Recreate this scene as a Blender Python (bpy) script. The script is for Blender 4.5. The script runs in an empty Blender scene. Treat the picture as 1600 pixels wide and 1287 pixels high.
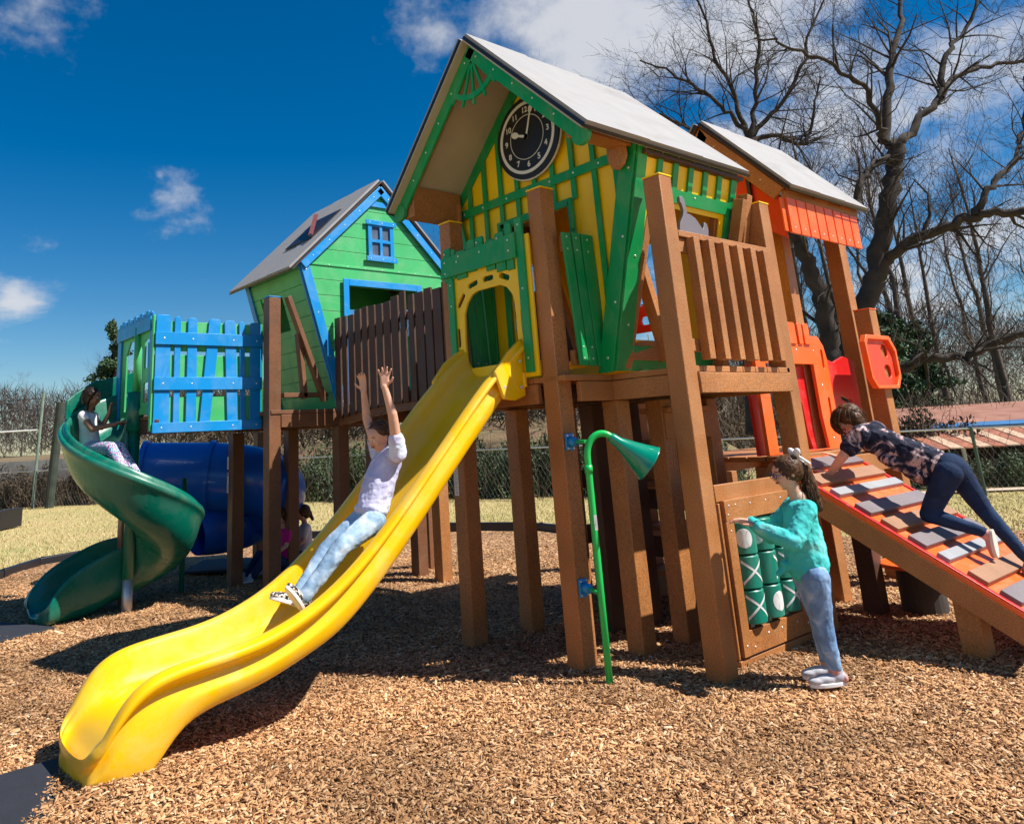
import bpy, bmesh, math, random
import numpy as np
from mathutils import Vector, Matrix, Quaternion
R_=math.radians; PI=math.pi
rnd=random.Random(7); nprng=np.random.default_rng(7)
S=bpy.context.scene; COL=S.collection
# ---------------------------------------------------------------- camera
cam=bpy.data.cameras.new('camera'); camo=bpy.data.objects.new('camera',cam); COL.objects.link(camo)
# columns right / up / back, derived from the vanishing points of the deck (x: along the bridge side, y: along the front)
CR=[[0.78275, -0.11622, -0.61138], [-0.61995, -0.23143, -0.74973], [-0.05436, 0.96588, -0.2532]]
camo.matrix_world=Matrix.Translation((0,0,1.5))@Matrix(CR).to_4x4()
cam.sensor_width=36; cam.lens=26.94; cam.shift_x=0.0706; cam.shift_y=-0.1726
cam.clip_end=2000; cam.clip_start=0.05
S.camera=camo
# ---------------------------------------------------------------- light
SUN=Vector((-0.38,0.51,-0.79)).normalized()      # direction the light travels
W=bpy.data.worlds.new('World'); S.world=W; W.use_nodes=True
nt=W.node_tree; N=nt.nodes; L=nt.links; N.clear()
def nd(t,**k):
    n=N.new(t)
    for a,b in k.items(): setattr(n,a,b)
    return n
sky=nd('ShaderNodeTexSky'); sky.sky_type='NISHITA'; sky.sun_disc=False
sky.sun_elevation=math.asin(-SUN.z); sky.sun_rotation=math.atan2(-SUN.x,-SUN.y)
sky.air_density=1.0; sky.dust_density=0.4; sky.ozone_density=3.0; sky.altitude=200
hsv=nd('ShaderNodeHueSaturation'); hsv.inputs['Saturation'].default_value=1.5; hsv.inputs['Hue'].default_value=0.50; L.new(sky.outputs[0],hsv.inputs['Color']); hsv.inputs['Value'].default_value=1.3
tc=nd('ShaderNodeTexCoord')
# clouds: a flat layer far overhead, so wisps shrink towards the horizon
def M(op,a,b=None,c=None,clamp=False):
    n=nd('ShaderNodeMath',operation=op); n.use_clamp=clamp
    for i,x in enumerate((a,b,c)):
        if x is None: continue
        if isinstance(x,(int,float)): n.inputs[i].default_value=x
        else: L.new(x,n.inputs[i])
    return n.outputs[0]
sep=nd('ShaderNodeSeparateXYZ'); L.new(tc.outputs['Generated'],sep.inputs[0])
zz=M('MAXIMUM',sep.outputs[2],0.03); zz=M('ADD',zz,0.12)
cmb=nd('ShaderNodeCombineXYZ'); L.new(M('DIVIDE',sep.outputs[0],zz),cmb.inputs[0]); L.new(M('DIVIDE',sep.outputs[1],zz),cmb.inputs[1])
n1=nd('ShaderNodeTexNoise'); n1.inputs['Scale'].default_value=1.7; n1.inputs['Detail'].default_value=9; n1.inputs['Roughness'].default_value=0.58; n1.inputs['Distortion'].default_value=0.25
L.new(cmb.outputs[0],n1.inputs['Vector'])
n2=nd('ShaderNodeTexNoise'); n2.inputs['Scale'].default_value=11; n2.inputs['Detail'].default_value=6; n2.inputs['Roughness'].default_value=0.6
L.new(tc.outputs['Generated'],n2.inputs['Vector'])
def blob(dirv,width,gain):
    d=nd('ShaderNodeVectorMath',operation='DISTANCE'); L.new(tc.outputs['Generated'],d.inputs[0]); d.inputs[1].default_value=dirv
    x=M('DIVIDE',d.outputs['Value'],width); x=M('SUBTRACT',1.0,x,clamp=True)
    return M('MULTIPLY',M('POWER',x,0.6),gain)
tot=None
for dv,w,g in [((-0.86, -0.3, 0.38), 0.85, 1.2), ((0.7019, 0.5106, 0.4966), 0.375, 1.22), ((0.8085, 0.3866, 0.4437), 0.375, 1.22), ((0.6227, 0.5702, 0.5359), 0.275, 1.16), ((0.5472, 0.6763, 0.4931), 0.13, 1.1), ((0.3107, 0.9067, 0.2851), 0.10, 1.0), ((0.2967, 0.8977, 0.3257), 0.02, 0.85), ((0.1602, 0.9695, 0.1855), 0.10, 1.05), ((0.1419, 0.8584, 0.493), 0.15, 1.12), ((0.8926, 0.3421, 0.2935), 0.375, 1.07), ((0.9491, 0.2803, 0.1437), 0.4375, 0.98), ((0.8566, 0.4848, 0.1768), 0.375, 0.98), ((0.9116, 0.1886, 0.3652), 0.35000000000000003, 1.02), ((0.2399, 0.9559, 0.1697), 0.12, 0.66), ((0.1605, 0.9855, 0.0549), 0.3, 0.5)]:  # first blob: unseen cloud bank behind the camera, added to fill the front faces
    b=blob(dv,w,g); tot=b if tot is None else M('MAXIMUM',tot,b)
mix=M('ADD',M('MULTIPLY',n1.outputs[0],0.55),M('MULTIPLY',n2.outputs[0],0.45))
cv=M('ADD',mix,M('MULTIPLY',M('SUBTRACT',tot,1.0),0.42))
ramp=nd('ShaderNodeMapRange'); ramp.interpolation_type='SMOOTHSTEP'; L.new(cv,ramp.inputs[0]); ramp.inputs[1].default_value=0.40; ramp.inputs[2].default_value=0.62
cl=nd('ShaderNodeMix',data_type='RGBA'); L.new(M('MULTIPLY',ramp.outputs[0],0.86),cl.inputs[0]); L.new(hsv.outputs[0],cl.inputs[6]); cl.inputs[7].default_value=(9.2,9.3,9.7,1)
bg=nd('ShaderNodeBackground'); L.new(cl.outputs[2],bg.inputs[0]); bg.inputs[1].default_value=0.050
wo=nd('ShaderNodeOutputWorld'); L.new(bg.outputs[0],wo.inputs[0])
sl=bpy.data.lights.new('sun','SUN'); so=bpy.data.objects.new('sun',sl); COL.objects.link(so)
sl.energy=5.0; sl.angle=R_(0.5); sl.color=(1,0.95,0.86)
so.rotation_euler=SUN.to_track_quat('-Z','Y').to_euler(); so.location=(0,-20,30)
vs=S.view_settings; vs.view_transform='Standard'; vs.look='None'; vs.gamma=1; vs.exposure=0.68; vs.use_curve_mapping=False

# ---------------------------------------------------------------- materials
MATS={}
def mat(name,col,rough=0.5,var=0.12,scale=6,bump=0.0,bscale=60,spec=0.5,speck=0,metal=0,coat=0,col2=None,dust=0,dcol=(.45,.33,.2),dscale=5):
    if name in MATS: return MATS[name]
    m=bpy.data.materials.new(name); m.use_nodes=True; t=m.node_tree; b=t.nodes['Principled BSDF']
    b.inputs['Roughness'].default_value=rough; b.inputs['Specular IOR Level'].default_value=spec; b.inputs['Metallic'].default_value=metal; b.inputs['Coat Weight'].default_value=coat
    c=t.nodes.new('ShaderNodeTexCoord')
    n=t.nodes.new('ShaderNodeTexNoise'); n.inputs['Scale'].default_value=scale; n.inputs['Detail'].default_value=5; t.links.new(c.outputs['Object'],n.inputs['Vector'])
    r=t.nodes.new('ShaderNodeValToRGB'); e=r.color_ramp.elements
    e[0].position=0.3; e[1].position=0.7
    lo=tuple(x*(1-var) for x in col); hi=tuple(min(1,x*(1+var)) for x in col)
    if col2: hi=col2; lo=col
    e[0].color=(*lo,1); e[1].color=(*hi,1); t.links.new(n.outputs[0],r.inputs[0])
    out=r.outputs[0]
    if speck:
        n3=t.nodes.new('ShaderNodeTexNoise'); n3.inputs['Scale'].default_value=150; n3.inputs['Detail'].default_value=2; t.links.new(c.outputs['Object'],n3.inputs['Vector'])
        mr=t.nodes.new('ShaderNodeMapRange'); mr.inputs[1].default_value=0.3; mr.inputs[2].default_value=0.7; mr.inputs[3].default_value=1-speck; mr.inputs[4].default_value=1+speck; t.links.new(n3.outputs[0],mr.inputs[0])
        mu=t.nodes.new('ShaderNodeMix'); mu.data_type='RGBA'; mu.blend_type='MULTIPLY'; mu.inputs[0].default_value=1; t.links.new(out,mu.inputs[6]); t.links.new(mr.outputs[0],mu.inputs[7]); out=mu.outputs[2]
    if dust:                              # worn and dusty patches, rougher than the clean plastic
        n5=t.nodes.new('ShaderNodeTexNoise'); n5.inputs['Scale'].default_value=dscale; n5.inputs['Detail'].default_value=9; n5.inputs['Roughness'].default_value=.72; n5.inputs['Distortion'].default_value=.6
        mp5=t.nodes.new('ShaderNodeMapping'); mp5.inputs['Scale'].default_value=(.6,1.6,.6); t.links.new(c.outputs['Object'],mp5.inputs[0]); t.links.new(mp5.outputs[0],n5.inputs['Vector'])
        m5=t.nodes.new('ShaderNodeMapRange'); m5.inputs[1].default_value=.47; m5.inputs[2].default_value=.74; m5.inputs[3].default_value=0; m5.inputs[4].default_value=dust; t.links.new(n5.outputs[0],m5.inputs[0])
        x5=t.nodes.new('ShaderNodeMix'); x5.data_type='RGBA'; t.links.new(m5.outputs[0],x5.inputs[0]); t.links.new(out,x5.inputs[6]); x5.inputs[7].default_value=(*dcol,1); out=x5.outputs[2]
        r5=t.nodes.new('ShaderNodeMapRange'); r5.inputs[1].default_value=0; r5.inputs[2].default_value=max(dust,.01); r5.inputs[3].default_value=rough; r5.inputs[4].default_value=min(1,rough+.4); t.links.new(m5.outputs[0],r5.inputs[0]); t.links.new(r5.outputs[0],b.inputs['Roughness'])
    t.links.new(out,b.inputs['Base Color'])
    if bump:
        n4=t.nodes.new('ShaderNodeTexNoise'); n4.inputs['Scale'].default_value=bscale; n4.inputs['Detail'].default_value=4; t.links.new(c.outputs['Object'],n4.inputs['Vector'])
        bu=t.nodes.new('ShaderNodeBump'); bu.inputs['Strength'].default_value=bump; bu.inputs['Distance'].default_value=0.01; t.links.new(n4.outputs[0],bu.inputs['Height']); t.links.new(bu.outputs[0],b.inputs['Normal'])
    MATS[name]=m; return m
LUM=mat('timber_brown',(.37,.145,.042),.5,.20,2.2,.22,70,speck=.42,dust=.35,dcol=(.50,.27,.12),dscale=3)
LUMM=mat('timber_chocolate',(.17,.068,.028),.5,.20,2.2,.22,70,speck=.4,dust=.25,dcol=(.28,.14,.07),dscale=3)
LUMD=mat('timber_shaded',(.075,.032,.019),.55,.16,3,.12,90,speck=.35,dust=.2,dcol=(.25,.12,.06))  # darker copy of the brown timber, shade put into slats and under-deck parts
GRN=mat('hdpe_green',(.0,.29,.075),.38,.06,3,.04,40,dust=.16,dcol=(.45,.42,.36))
YEL=mat('hdpe_yellow',(.97,.60,.0),.38,.05,3,.04,40,dust=.18,dcol=(.62,.45,.2))
BLU=mat('hdpe_blue',(.0,.25,.64),.38,.06,3,.04,40,dust=.16,dcol=(.45,.42,.36))
LGR=mat('hdpe_light_green',(.055,.43,.14),.4,.07,3,.05,40,dust=.16,dcol=(.45,.42,.36))
ORG=mat('hdpe_orange',(.92,.125,.008),.38,.05,3,.04,40,dust=.16,dcol=(.45,.42,.36))
RED=mat('hdpe_red',(.62,.012,.012),.35,.06,3,.04,40,dust=.16,dcol=(.45,.42,.36))
SLY=mat('slide_yellow',(.92,.52,.0),.30,.05,2,.05,60,coat=.1,dust=.38,dcol=(.78,.60,.30),dscale=3.5)
SLG=mat('slide_green',(.0,.135,.088),.26,.08,2,.04,60,coat=.25,dust=.22,dcol=(.20,.26,.2),dscale=4)
SLB=mat('tube_blue',(.008,.12,.60),.3,.08,2,.03,25,coat=.2)
PGR=mat('paint_green',(.01,.5,.10),.25,.04,4)
PBL=mat('paint_blue',(.01,.25,.62),.3,.06,4)
ROOF=mat('roof_white',(.30,.29,.29),.6,.05,5,.05,50,dust=.35,dcol=(.20,.185,.18),dscale=2.2)
TAN=mat('soffit_tan',(.46,.40,.33),.6,.05,5,.05,50)
BLK=mat('black_plastic',(.012,.012,.016),.4,.1,5)
WHT=mat('white_plastic',(.74,.74,.74),.45,.05,5)
STL=mat('galvanised_steel',(.55,.56,.57),.4,.08,8,metal=.7)
SCREW=mat('screw_steel',(.75,.75,.75),.35,.05,8,metal=.5)
GRY=mat('grey_panel',(.17,.15,.17),.5,.08,6)
MAT_=mat('rubber_mat',(.016,.018,.026),.8,.15,9,.3,80)
CONC=mat('concrete_weathered',(.42,.39,.34),.9,.3,2.2,.3,25,speck=.15)
RUST=mat('rusty_metal_roof',(.22,.085,.05),.8,.35,1.6,.2,12,col2=(.33,.16,.11))
TARP=mat('blue_tarp',(.04,.15,.33),.5,.25,1.2,.3,8)
DARK=mat('dark_timber_and_shade',(.05,.04,.035),.9,.2,3,.2,20)
BARK=mat('bark_grey_brown',(.042,.031,.025),.95,.4,3,.6,30)
BARK2=mat('bark_pale',(.085,.066,.052),.95,.35,3,.5,30)
TWIG=mat('far_twigs',(.085,.06,.048),.95,.3,.4)
EVG=mat('evergreen_leaf',(.035,.075,.025),.7,.5,1.2)
SHRUB=mat('shrub_leaf',(.06,.09,.03),.7,.6,.9)
DRYV=mat('dry_vine',(.085,.06,.038),.9,.5,1.5)
# ---------------------------------------------------------------- helpers
class MB:
    def __init__(s): s.v=[]; s.f=[]
    def add(s,vs,fs):
        o=len(s.v); s.v+= [tuple(x) for x in vs]; s.f+=[tuple(i+o for i in f) for f in fs]; return s
    def box(s,c,d,rot=None):
        hx,hy,hz=[x/2 for x in d]; p=[Vector((x,y,z)) for x in(-hx,hx) for y in(-hy,hy) for z in(-hz,hz)]
        if rot is not None: p=[rot@q for q in p]
        c=Vector(c); return s.add([q+c for q in p],[(0,1,3,2),(4,6,7,5),(0,4,5,1),(2,3,7,6),(0,2,6,4),(1,5,7,3)])
    def span(s,x0,x1,y0,y1,z0,z1): return s.box(((x0+x1)/2,(y0+y1)/2,(z0+z1)/2),(x1-x0,y1-y0,z1-z0))
    def bar(s,a,b,w,h,up=(0,0,1)):            # beam from a to b, w across, h along 'up'
        a=Vector(a);b=Vector(b);x=(b-a);l=x.length;x.normalize();u=Vector(up);y=u.cross(x)
        if y.length<1e-4: y=Vector((0,1,0)).cross(x)
        y.normalize();z=x.cross(y)
        return s.box((a+b)/2,(l,w,h),Matrix((x,y,z)).transposed())
    def poly(s,pts,fr,t):                     # 2D polygon extruded by t along frame normal; fr=(origin,ax,ay,n)
        o,ax,ay,n=fr; k=len(pts)
        A=[o+ax*p[0]+ay*p[1] for p in pts]; B=[q+n*t for q in A]
        s.add(A+B,[tuple(range(k))[::-1],tuple(range(k,2*k))]+[(i,(i+1)%k,k+(i+1)%k,k+i) for i in range(k)]); return s
    def tube(s,path,rad,n=10,cap=True):
        path=[Vector(p) for p in path]; 
        if not isinstance(rad,(list,tuple)): rad=[rad]*len(path)
        vs=[];fs=[];pu=None
        for i,p in enumerate(path):
            t=(path[min(i+1,len(path)-1)]-path[max(i-1,0)]).normalized()
            if pu is None: pu=Vector((0,0,1)).cross(t); pu=pu if pu.length>.1 else Vector((1,0,0)).cross(t)
            pu=(pu-t*pu.dot(t)).normalized(); w=t.cross(pu)
            for k in range(n):
                a=2*PI*k/n; vs.append(p+(pu*math.cos(a)+w*math.sin(a))*rad[i])
        for i in range(len(path)-1):
            for k in range(n): fs.append((i*n+k,i*n+(k+1)%n,(i+1)*n+(k+1)%n,(i+1)*n+k))
        if cap: fs.append(tuple(range(n))[::-1]); fs.append(tuple(range((len(path)-1)*n,len(path)*n)))
        return s.add(vs,fs)
    def disc(s,c,n,r,t,k=32):
        n=Vector(n).normalized(); return s.tube([Vector(c),Vector(c)+n*t],r,k)
    def build(s,name,m,parent=None,bevel=0,smooth=False,sub=0):
        me=bpy.data.meshes.new(name); me.from_pydata(s.v,[],s.f); me.update()
        bm=bmesh.new(); bm.from_mesh(me); bmesh.ops.recalc_face_normals(bm,faces=bm.faces); bm.to_mesh(me); bm.free()
        return link(name,me,m,parent,bevel,smooth,sub)
def link(name,me,m,parent=None,bevel=0,smooth=False,sub=0):
    o=bpy.data.objects.new(name,me); COL.objects.link(o)
    if m: me.materials.append(m)
    if parent is not None:
        o.parent=parent; o.matrix_parent_inverse=Matrix.Translation(-parent.location)
    if bevel:
        b=o.modifiers.new('bevel','BEVEL'); b.width=bevel; b.segments=2; b.limit_method='ANGLE'
    if sub:
        b=o.modifiers.new('sub','SUBSURF'); b.levels=sub; b.render_levels=sub
    if smooth: me.shade_smooth()
    elif bevel: me.shade_smooth(); me.set_sharp_from_angle(angle=R_(35))
    return o
def tag(o,label=None,cat=None,group=None,kind=None):
    if label: o['label']=label
    if cat: o['category']=cat
    if group: o['group']=group
    if kind: o['kind']=kind
    return o
def thing(name,label,cat,loc=(0,0,0),group=None):
    o=bpy.data.objects.new(name,None); COL.objects.link(o); o.location=loc; o.empty_display_size=.2
    return tag(o,label,cat,group)
def pset(o,d): o['label']=d; return o
def panel(name,outer,holes,fr,t,m,parent,bevel=0):
    """flat board with cut-outs; outer/holes are 2D, fr=(origin,ax,ay,n), thickness t along n"""
    cu=bpy.data.curves.new(name,'CURVE'); cu.dimensions='2D'; cu.fill_mode='BOTH'; cu.extrude=t/2
    for ring in [outer]+list(holes):
        sp=cu.splines.new('POLY'); sp.points.add(len(ring)-1)
        for i,p in enumerate(ring): sp.points[i].co=(p[0],p[1],0,1)
        sp.use_cyclic_u=True
    tmp=bpy.data.objects.new('tmp',cu); COL.objects.link(tmp)
    me=bpy.data.meshes.new_from_object(tmp.evaluated_get(bpy.context.evaluated_depsgraph_get())); bpy.data.objects.remove(tmp)
    o,ax,ay,n=fr; X=Matrix((ax,ay,n)).transposed().to_4x4(); X.translation=o+n*(t/2)
    me.transform(X); me.materials.clear()
    bm=bmesh.new(); bm.from_mesh(me); bmesh.ops.remove_doubles(bm,verts=bm.verts,dist=1e-5); bmesh.ops.recalc_face_normals(bm,faces=bm.faces); bm.to_mesh(me); bm.free()
    return link(name,me,m,parent,bevel)
def frame(o,ax,ay):
    o=Vector(o);ax=Vector(ax).normalized();ay=Vector(ay); ay=(ay-ax*ay.dot(ax)).normalized(); return (o,ax,ay,ax.cross(ay))
def rrect(x0,x1,y0,y1,r=.02,k=4):
    out=[]
    for cx,cy,a0 in((x1-r,y1-r,0),(x0+r,y1-r,90),(x0+r,y0+r,180),(x1-r,y0+r,270)):
        for i in range(k+1):
            a=R_(a0+90*i/k); out.append((cx+r*math.cos(a),cy+r*math.sin(a)))
    return out
def P3(fr,x,y,d=0): return fr[0]+fr[1]*x+fr[2]*y+fr[3]*d
def screws(pts,fr,d,parent,r=.009):
    """screw heads driven into a board: they stay in that board's mesh, in a steel material of their own"""
    me=parent.data; 
    if SCREW.name not in me.materials: me.materials.append(SCREW)
    k=list(me.materials).index(SCREW); bm=bmesh.new(); bm.from_mesh(me)
    for x,y in pts:
        a=P3(fr,x,y,d-.001); top=[]
        q=[bm.verts.new(a+fr[1]*(r*math.cos(i*PI/4))+fr[2]*(r*math.sin(i*PI/4))) for i in range(8)]
        p=[bm.verts.new(a+fr[3]*.005+fr[1]*(r*.7*math.cos(i*PI/4))+fr[2]*(r*.7*math.sin(i*PI/4))) for i in range(8)]
        fs=[bm.faces.new((q[i],q[(i+1)%8],p[(i+1)%8],p[i])) for i in range(8)]+[bm.faces.new(p)]
        for f in fs: f.material_index=k
    bm.to_mesh(me); bm.free(); return parent
def post(name,x,y,z0,z1,parent,m=LUM,s=.14,cap=None):
    o=MB().span(x-s/2,x+s/2,y-s/2,y+s/2,z0,z1).build(name,m,parent,bevel=.008)
    if cap: MB().span(x-s/2-.004,x+s/2+.004,y-s/2-.004,y+s/2+.004,z1,z1+.012).build('post_cap',cap,o,bevel=.003)
    return o
def copy_thing(root,label=None):
    """a copy of a thing with copies of its parts and sub-parts (shared meshes)"""
    r=root.copy(); COL.objects.link(r)
    if label: r['label']=label
    for ch in list(root.children):
        c=ch.copy(); COL.objects.link(c); c.parent=r
        for g in list(ch.children):
            d=g.copy(); COL.objects.link(d); d.parent=c
    return r
X=Vector((1,0,0));Y=Vector((0,1,0));Z=Vector((0,0,1))
# ================================================================= ground
def gz(x,y):                                  # height of the mulch: heaped a little round the slide foot, worn elsewhere
    h=.05*math.exp(-(((x-1.3)/.7)**2+((y-4.25)/.6)**2))
    h+=.02*math.sin(x*2.1+y*.7)*math.sin(y*1.7-x*.4)+.012*math.sin(x*5.3+1)*math.sin(y*4.7)
    h-=.05*math.exp(-(((x-.75)/.45)**2+((y-4.5)/.5)**2))
    h-=.04*math.exp(-(((x-3.6)/.7)**2+((y-7.2)/1.2)**2))
    return h
def gnd_mat():
    m=bpy.data.materials.new('wood_mulch'); m.use_nodes=True; t=m.node_tree; b=t.nodes['Principled BSDF']; b.inputs['Roughness'].default_value=.85; b.inputs['Specular IOR Level'].default_value=.2
    c=t.nodes.new('ShaderNodeTexCoord')
    mp=t.nodes.new('ShaderNodeMapping'); mp.inputs['Scale'].default_value=(1,1,1); t.links.new(c.outputs['Object'],mp.inputs[0])
    v=t.nodes.new('ShaderNodeTexVoronoi'); v.inputs['Scale'].default_value=42; t.links.new(mp.outputs[0],v.inputs['Vector'])
    sp=t.nodes.new('ShaderNodeSeparateColor'); t.links.new(v.outputs['Color'],sp.inputs[0])
    r=t.nodes.new('ShaderNodeValToRGB'); e=r.color_ramp.elements; e[0].color=(.07,.032,.015,1); e[1].color=(.66,.41,.22,1)
    for p,cc in((.35,(.24,.12,.055,1)),(.65,(.43,.235,.115,1))): x=e.new(p); x.color=cc
    t.links.new(sp.outputs[0],r.inputs[0])
    n=t.nodes.new('ShaderNodeTexNoise'); n.inputs['Scale'].default_value=1.1; n.inputs['Detail'].default_value=4; t.links.new(c.outputs['Object'],n.inputs['Vector'])
    mr=t.nodes.new('ShaderNodeMapRange'); mr.inputs[1].default_value=.35; mr.inputs[2].default_value=.65; mr.inputs[3].default_value=.78; mr.inputs[4].default_value=1.08; t.links.new(n.outputs[0],mr.inputs[0])
    mu=t.nodes.new('ShaderNodeMix'); mu.data_type='RGBA'; mu.blend_type='MULTIPLY'; mu.inputs[0].default_value=1; t.links.new(r.outputs[0],mu.inputs[6]); t.links.new(mr.outputs[0],mu.inputs[7]); t.links.new(mu.outputs[2],b.inputs['Base Color'])
    bu=t.nodes.new('ShaderNodeBump'); bu.inputs['Strength'].default_value=.9; bu.inputs['Distance'].default_value=.02; t.links.new(v.outputs['Distance'],bu.inputs['Height']); t.links.new(bu.outputs[0],b.inputs['Normal'])
    return m
MULCH=gnd_mat()
def chip_mat():
    m=bpy.data.materials.new('wood_chips'); m.use_nodes=True; t=m.node_tree; b=t.nodes['Principled BSDF']; b.inputs['Roughness'].default_value=.8; b.inputs['Specular IOR Level'].default_value=.25
    g=t.nodes.new('ShaderNodeNewGeometry'); r=t.nodes.new('ShaderNodeValToRGB'); e=r.color_ramp.elements
    e[0].color=(.085,.036,.016,1); e[1].color=(.80,.60,.40,1)
    for p,cc in((.14,(.24,.105,.04,1)),(.36,(.43,.22,.095,1)),(.75,(.58,.325,.155,1)),(.97,(.68,.44,.25,1))): x=e.new(p); x.color=cc
    t.links.new(g.outputs['Random Per Island'],r.inputs[0])
    c=t.nodes.new('ShaderNodeTexCoord'); n=t.nodes.new('ShaderNodeTexNoise'); n.inputs['Scale'].default_value=1.1; n.inputs['Detail'].default_value=4; t.links.new(c.outputs['Object'],n.inputs['Vector'])
    mr=t.nodes.new('ShaderNodeMapRange'); mr.inputs[1].default_value=.35; mr.inputs[2].default_value=.65; mr.inputs[3].default_value=.66; mr.inputs[4].default_value=1.22; t.links.new(n.outputs[0],mr.inputs[0])
    mu=t.nodes.new('ShaderNodeMix'); mu.data_type='RGBA'; mu.blend_type='MULTIPLY'; mu.inputs[0].default_value=1; t.links.new(r.outputs[0],mu.inputs[6]); t.links.new(mr.outputs[0],mu.inputs[7]); t.links.new(mu.outputs[2],b.inputs['Base Color'])
    return m
# border of the mulch area, seen from above
BORDER=[(-3,-4.2),(.6,9.9),(2.18,12.2),(2.78,13.0),(4.2,13.7),(5.2,13.1),(6.94,11.4),(8.33,10.6),(9.0,9.0),(8.9,7.4),(9.6,5.6),(11.5,3.4),(12.5,0),(10,-5)]
def inside(px,py,poly):
    r=False;n=len(poly)
    for i in range(n):
        x1,y1=poly[i];x2,y2=poly[(i+1)%n]
        if (y1>py)!=(y2>py) and px<(x2-x1)*(py-y1)/(y2-y1)+x1: r=not r
    return r
def grid(name,x0,x1,y0,y1,st,fz,m,keep=None):
    nx=int((x1-x0)/st)+1; ny=int((y1-y0)/st)+1
    vs=[(x0+i*st,y0+j*st,fz(x0+i*st,y0+j*st)) for i in range(nx) for j in range(ny)]
    fs=[(i*ny+j,(i+1)*ny+j,(i+1)*ny+j+1,i*ny+j+1) for i in range(nx-1) for j in range(ny-1) if keep is None or keep(x0+(i+.5)*st,y0+(j+.5)*st)]
    mb=MB(); mb.add(vs,fs); return mb.build(name,m,smooth=True)
tag(grid('mulch_ground',-4,13,-6,14,.16,lambda x,y:gz(x,y)+.0,MULCH,lambda x,y:inside(x,y,BORDER)),kind='structure')
# loose chips
def chips(n,fn,smin,smax,seed):
    g=np.random.default_rng(seed); P=[]
    base=np.array([[-1,-1,-1],[1,-1,-1],[1,1,-1],[-1,1,-1],[-.8,-.7,1],[.85,-.8,1],[.8,.75,1],[-.9,.8,1]],float)*.5
    pts=fn(g,n); n=len(pts)
    l=g.uniform(smin,smax,n)*g.choice([.6,1,1,1.5],n); w=np.minimum(l*g.uniform(.12,.40,n),.014); th=g.uniform(.0015,.005,n)
    yaw=g.uniform(0,2*PI,n); pit=g.normal(0,.34,n); rol=g.normal(0,.42,n)
    cy,sy,cp,sp_,cr,sr=np.cos(yaw),np.sin(yaw),np.cos(pit),np.sin(pit),np.cos(rol),np.sin(rol)
    Rm=np.empty((n,3,3))
    Rm[:,0,0]=cy*cp;Rm[:,0,1]=cy*sp_*sr-sy*cr;Rm[:,0,2]=cy*sp_*cr+sy*sr
    Rm[:,1,0]=sy*cp;Rm[:,1,1]=sy*sp_*sr+cy*cr;Rm[:,1,2]=sy*sp_*cr-cy*sr
    Rm[:,2,0]=-sp_;Rm[:,2,1]=cp*sr;Rm[:,2,2]=cp*cr
    loc=base[None]*np.stack([l,w,th],1)[:,None,:]; loc=loc+g.normal(0,1,loc.shape)*w[:,None,None]*.10*np.array([1,1,.15])
    V_=np.einsum('nij,nkj->nki',Rm,loc)+pts[:,None,:]
    q=np.array([[4,5,6,7],[0,1,5,4],[1,2,6,5],[2,3,7,6],[3,0,4,7]])
    F=(q[None]+np.arange(n)[:,None,None]*8).reshape(-1,4)
    me=bpy.data.meshes.new('wood_chips'); me.vertices.add(n*8); me.vertices.foreach_set('co',V_.ravel())
    me.loops.add(len(F)*4); me.loops.foreach_set('vertex_index',F.ravel().astype(np.int32)); me.polygons.add(len(F)); me.polygons.foreach_set('loop_start',np.arange(0,len(F)*4,4,dtype=np.int32)); me.polygons.foreach_set('loop_total',np.full(len(F),4,dtype=np.int32)); me.update(calc_edges=True)
    return me
FW=np.array([.632,.775]); RT=np.array([.775,-.632])
def scatter(g,n):
    d=2.3*np.exp(g.uniform(0,1,n)*np.log(11/2.3)); a=g.uniform(-.86,.86,n)
    p=FW[None]*d[:,None]+RT[None]*(d*a)[:,None]
    ok=[inside(x,y,BORDER) for x,y in p]; p=p[np.array(ok)]
    z=np.array([gz(x,y) for x,y in p])+g.uniform(.001,.014,len(p))
    return np.column_stack([p,z])
me=chips(300000,scatter,.009,.031,3); me2=None
CH=link('wood_chips',me,chip_mat()); tag(CH,'loose tan and brown wood chips covering the play area','wood chips',kind='stuff')
me=chips(5200,scatter,.032,.060,8); CH2=link('bark_pieces',me,chip_mat()); tag(CH2,'scattered larger bark pieces among the wood chips','bark pieces',kind='stuff')
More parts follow.
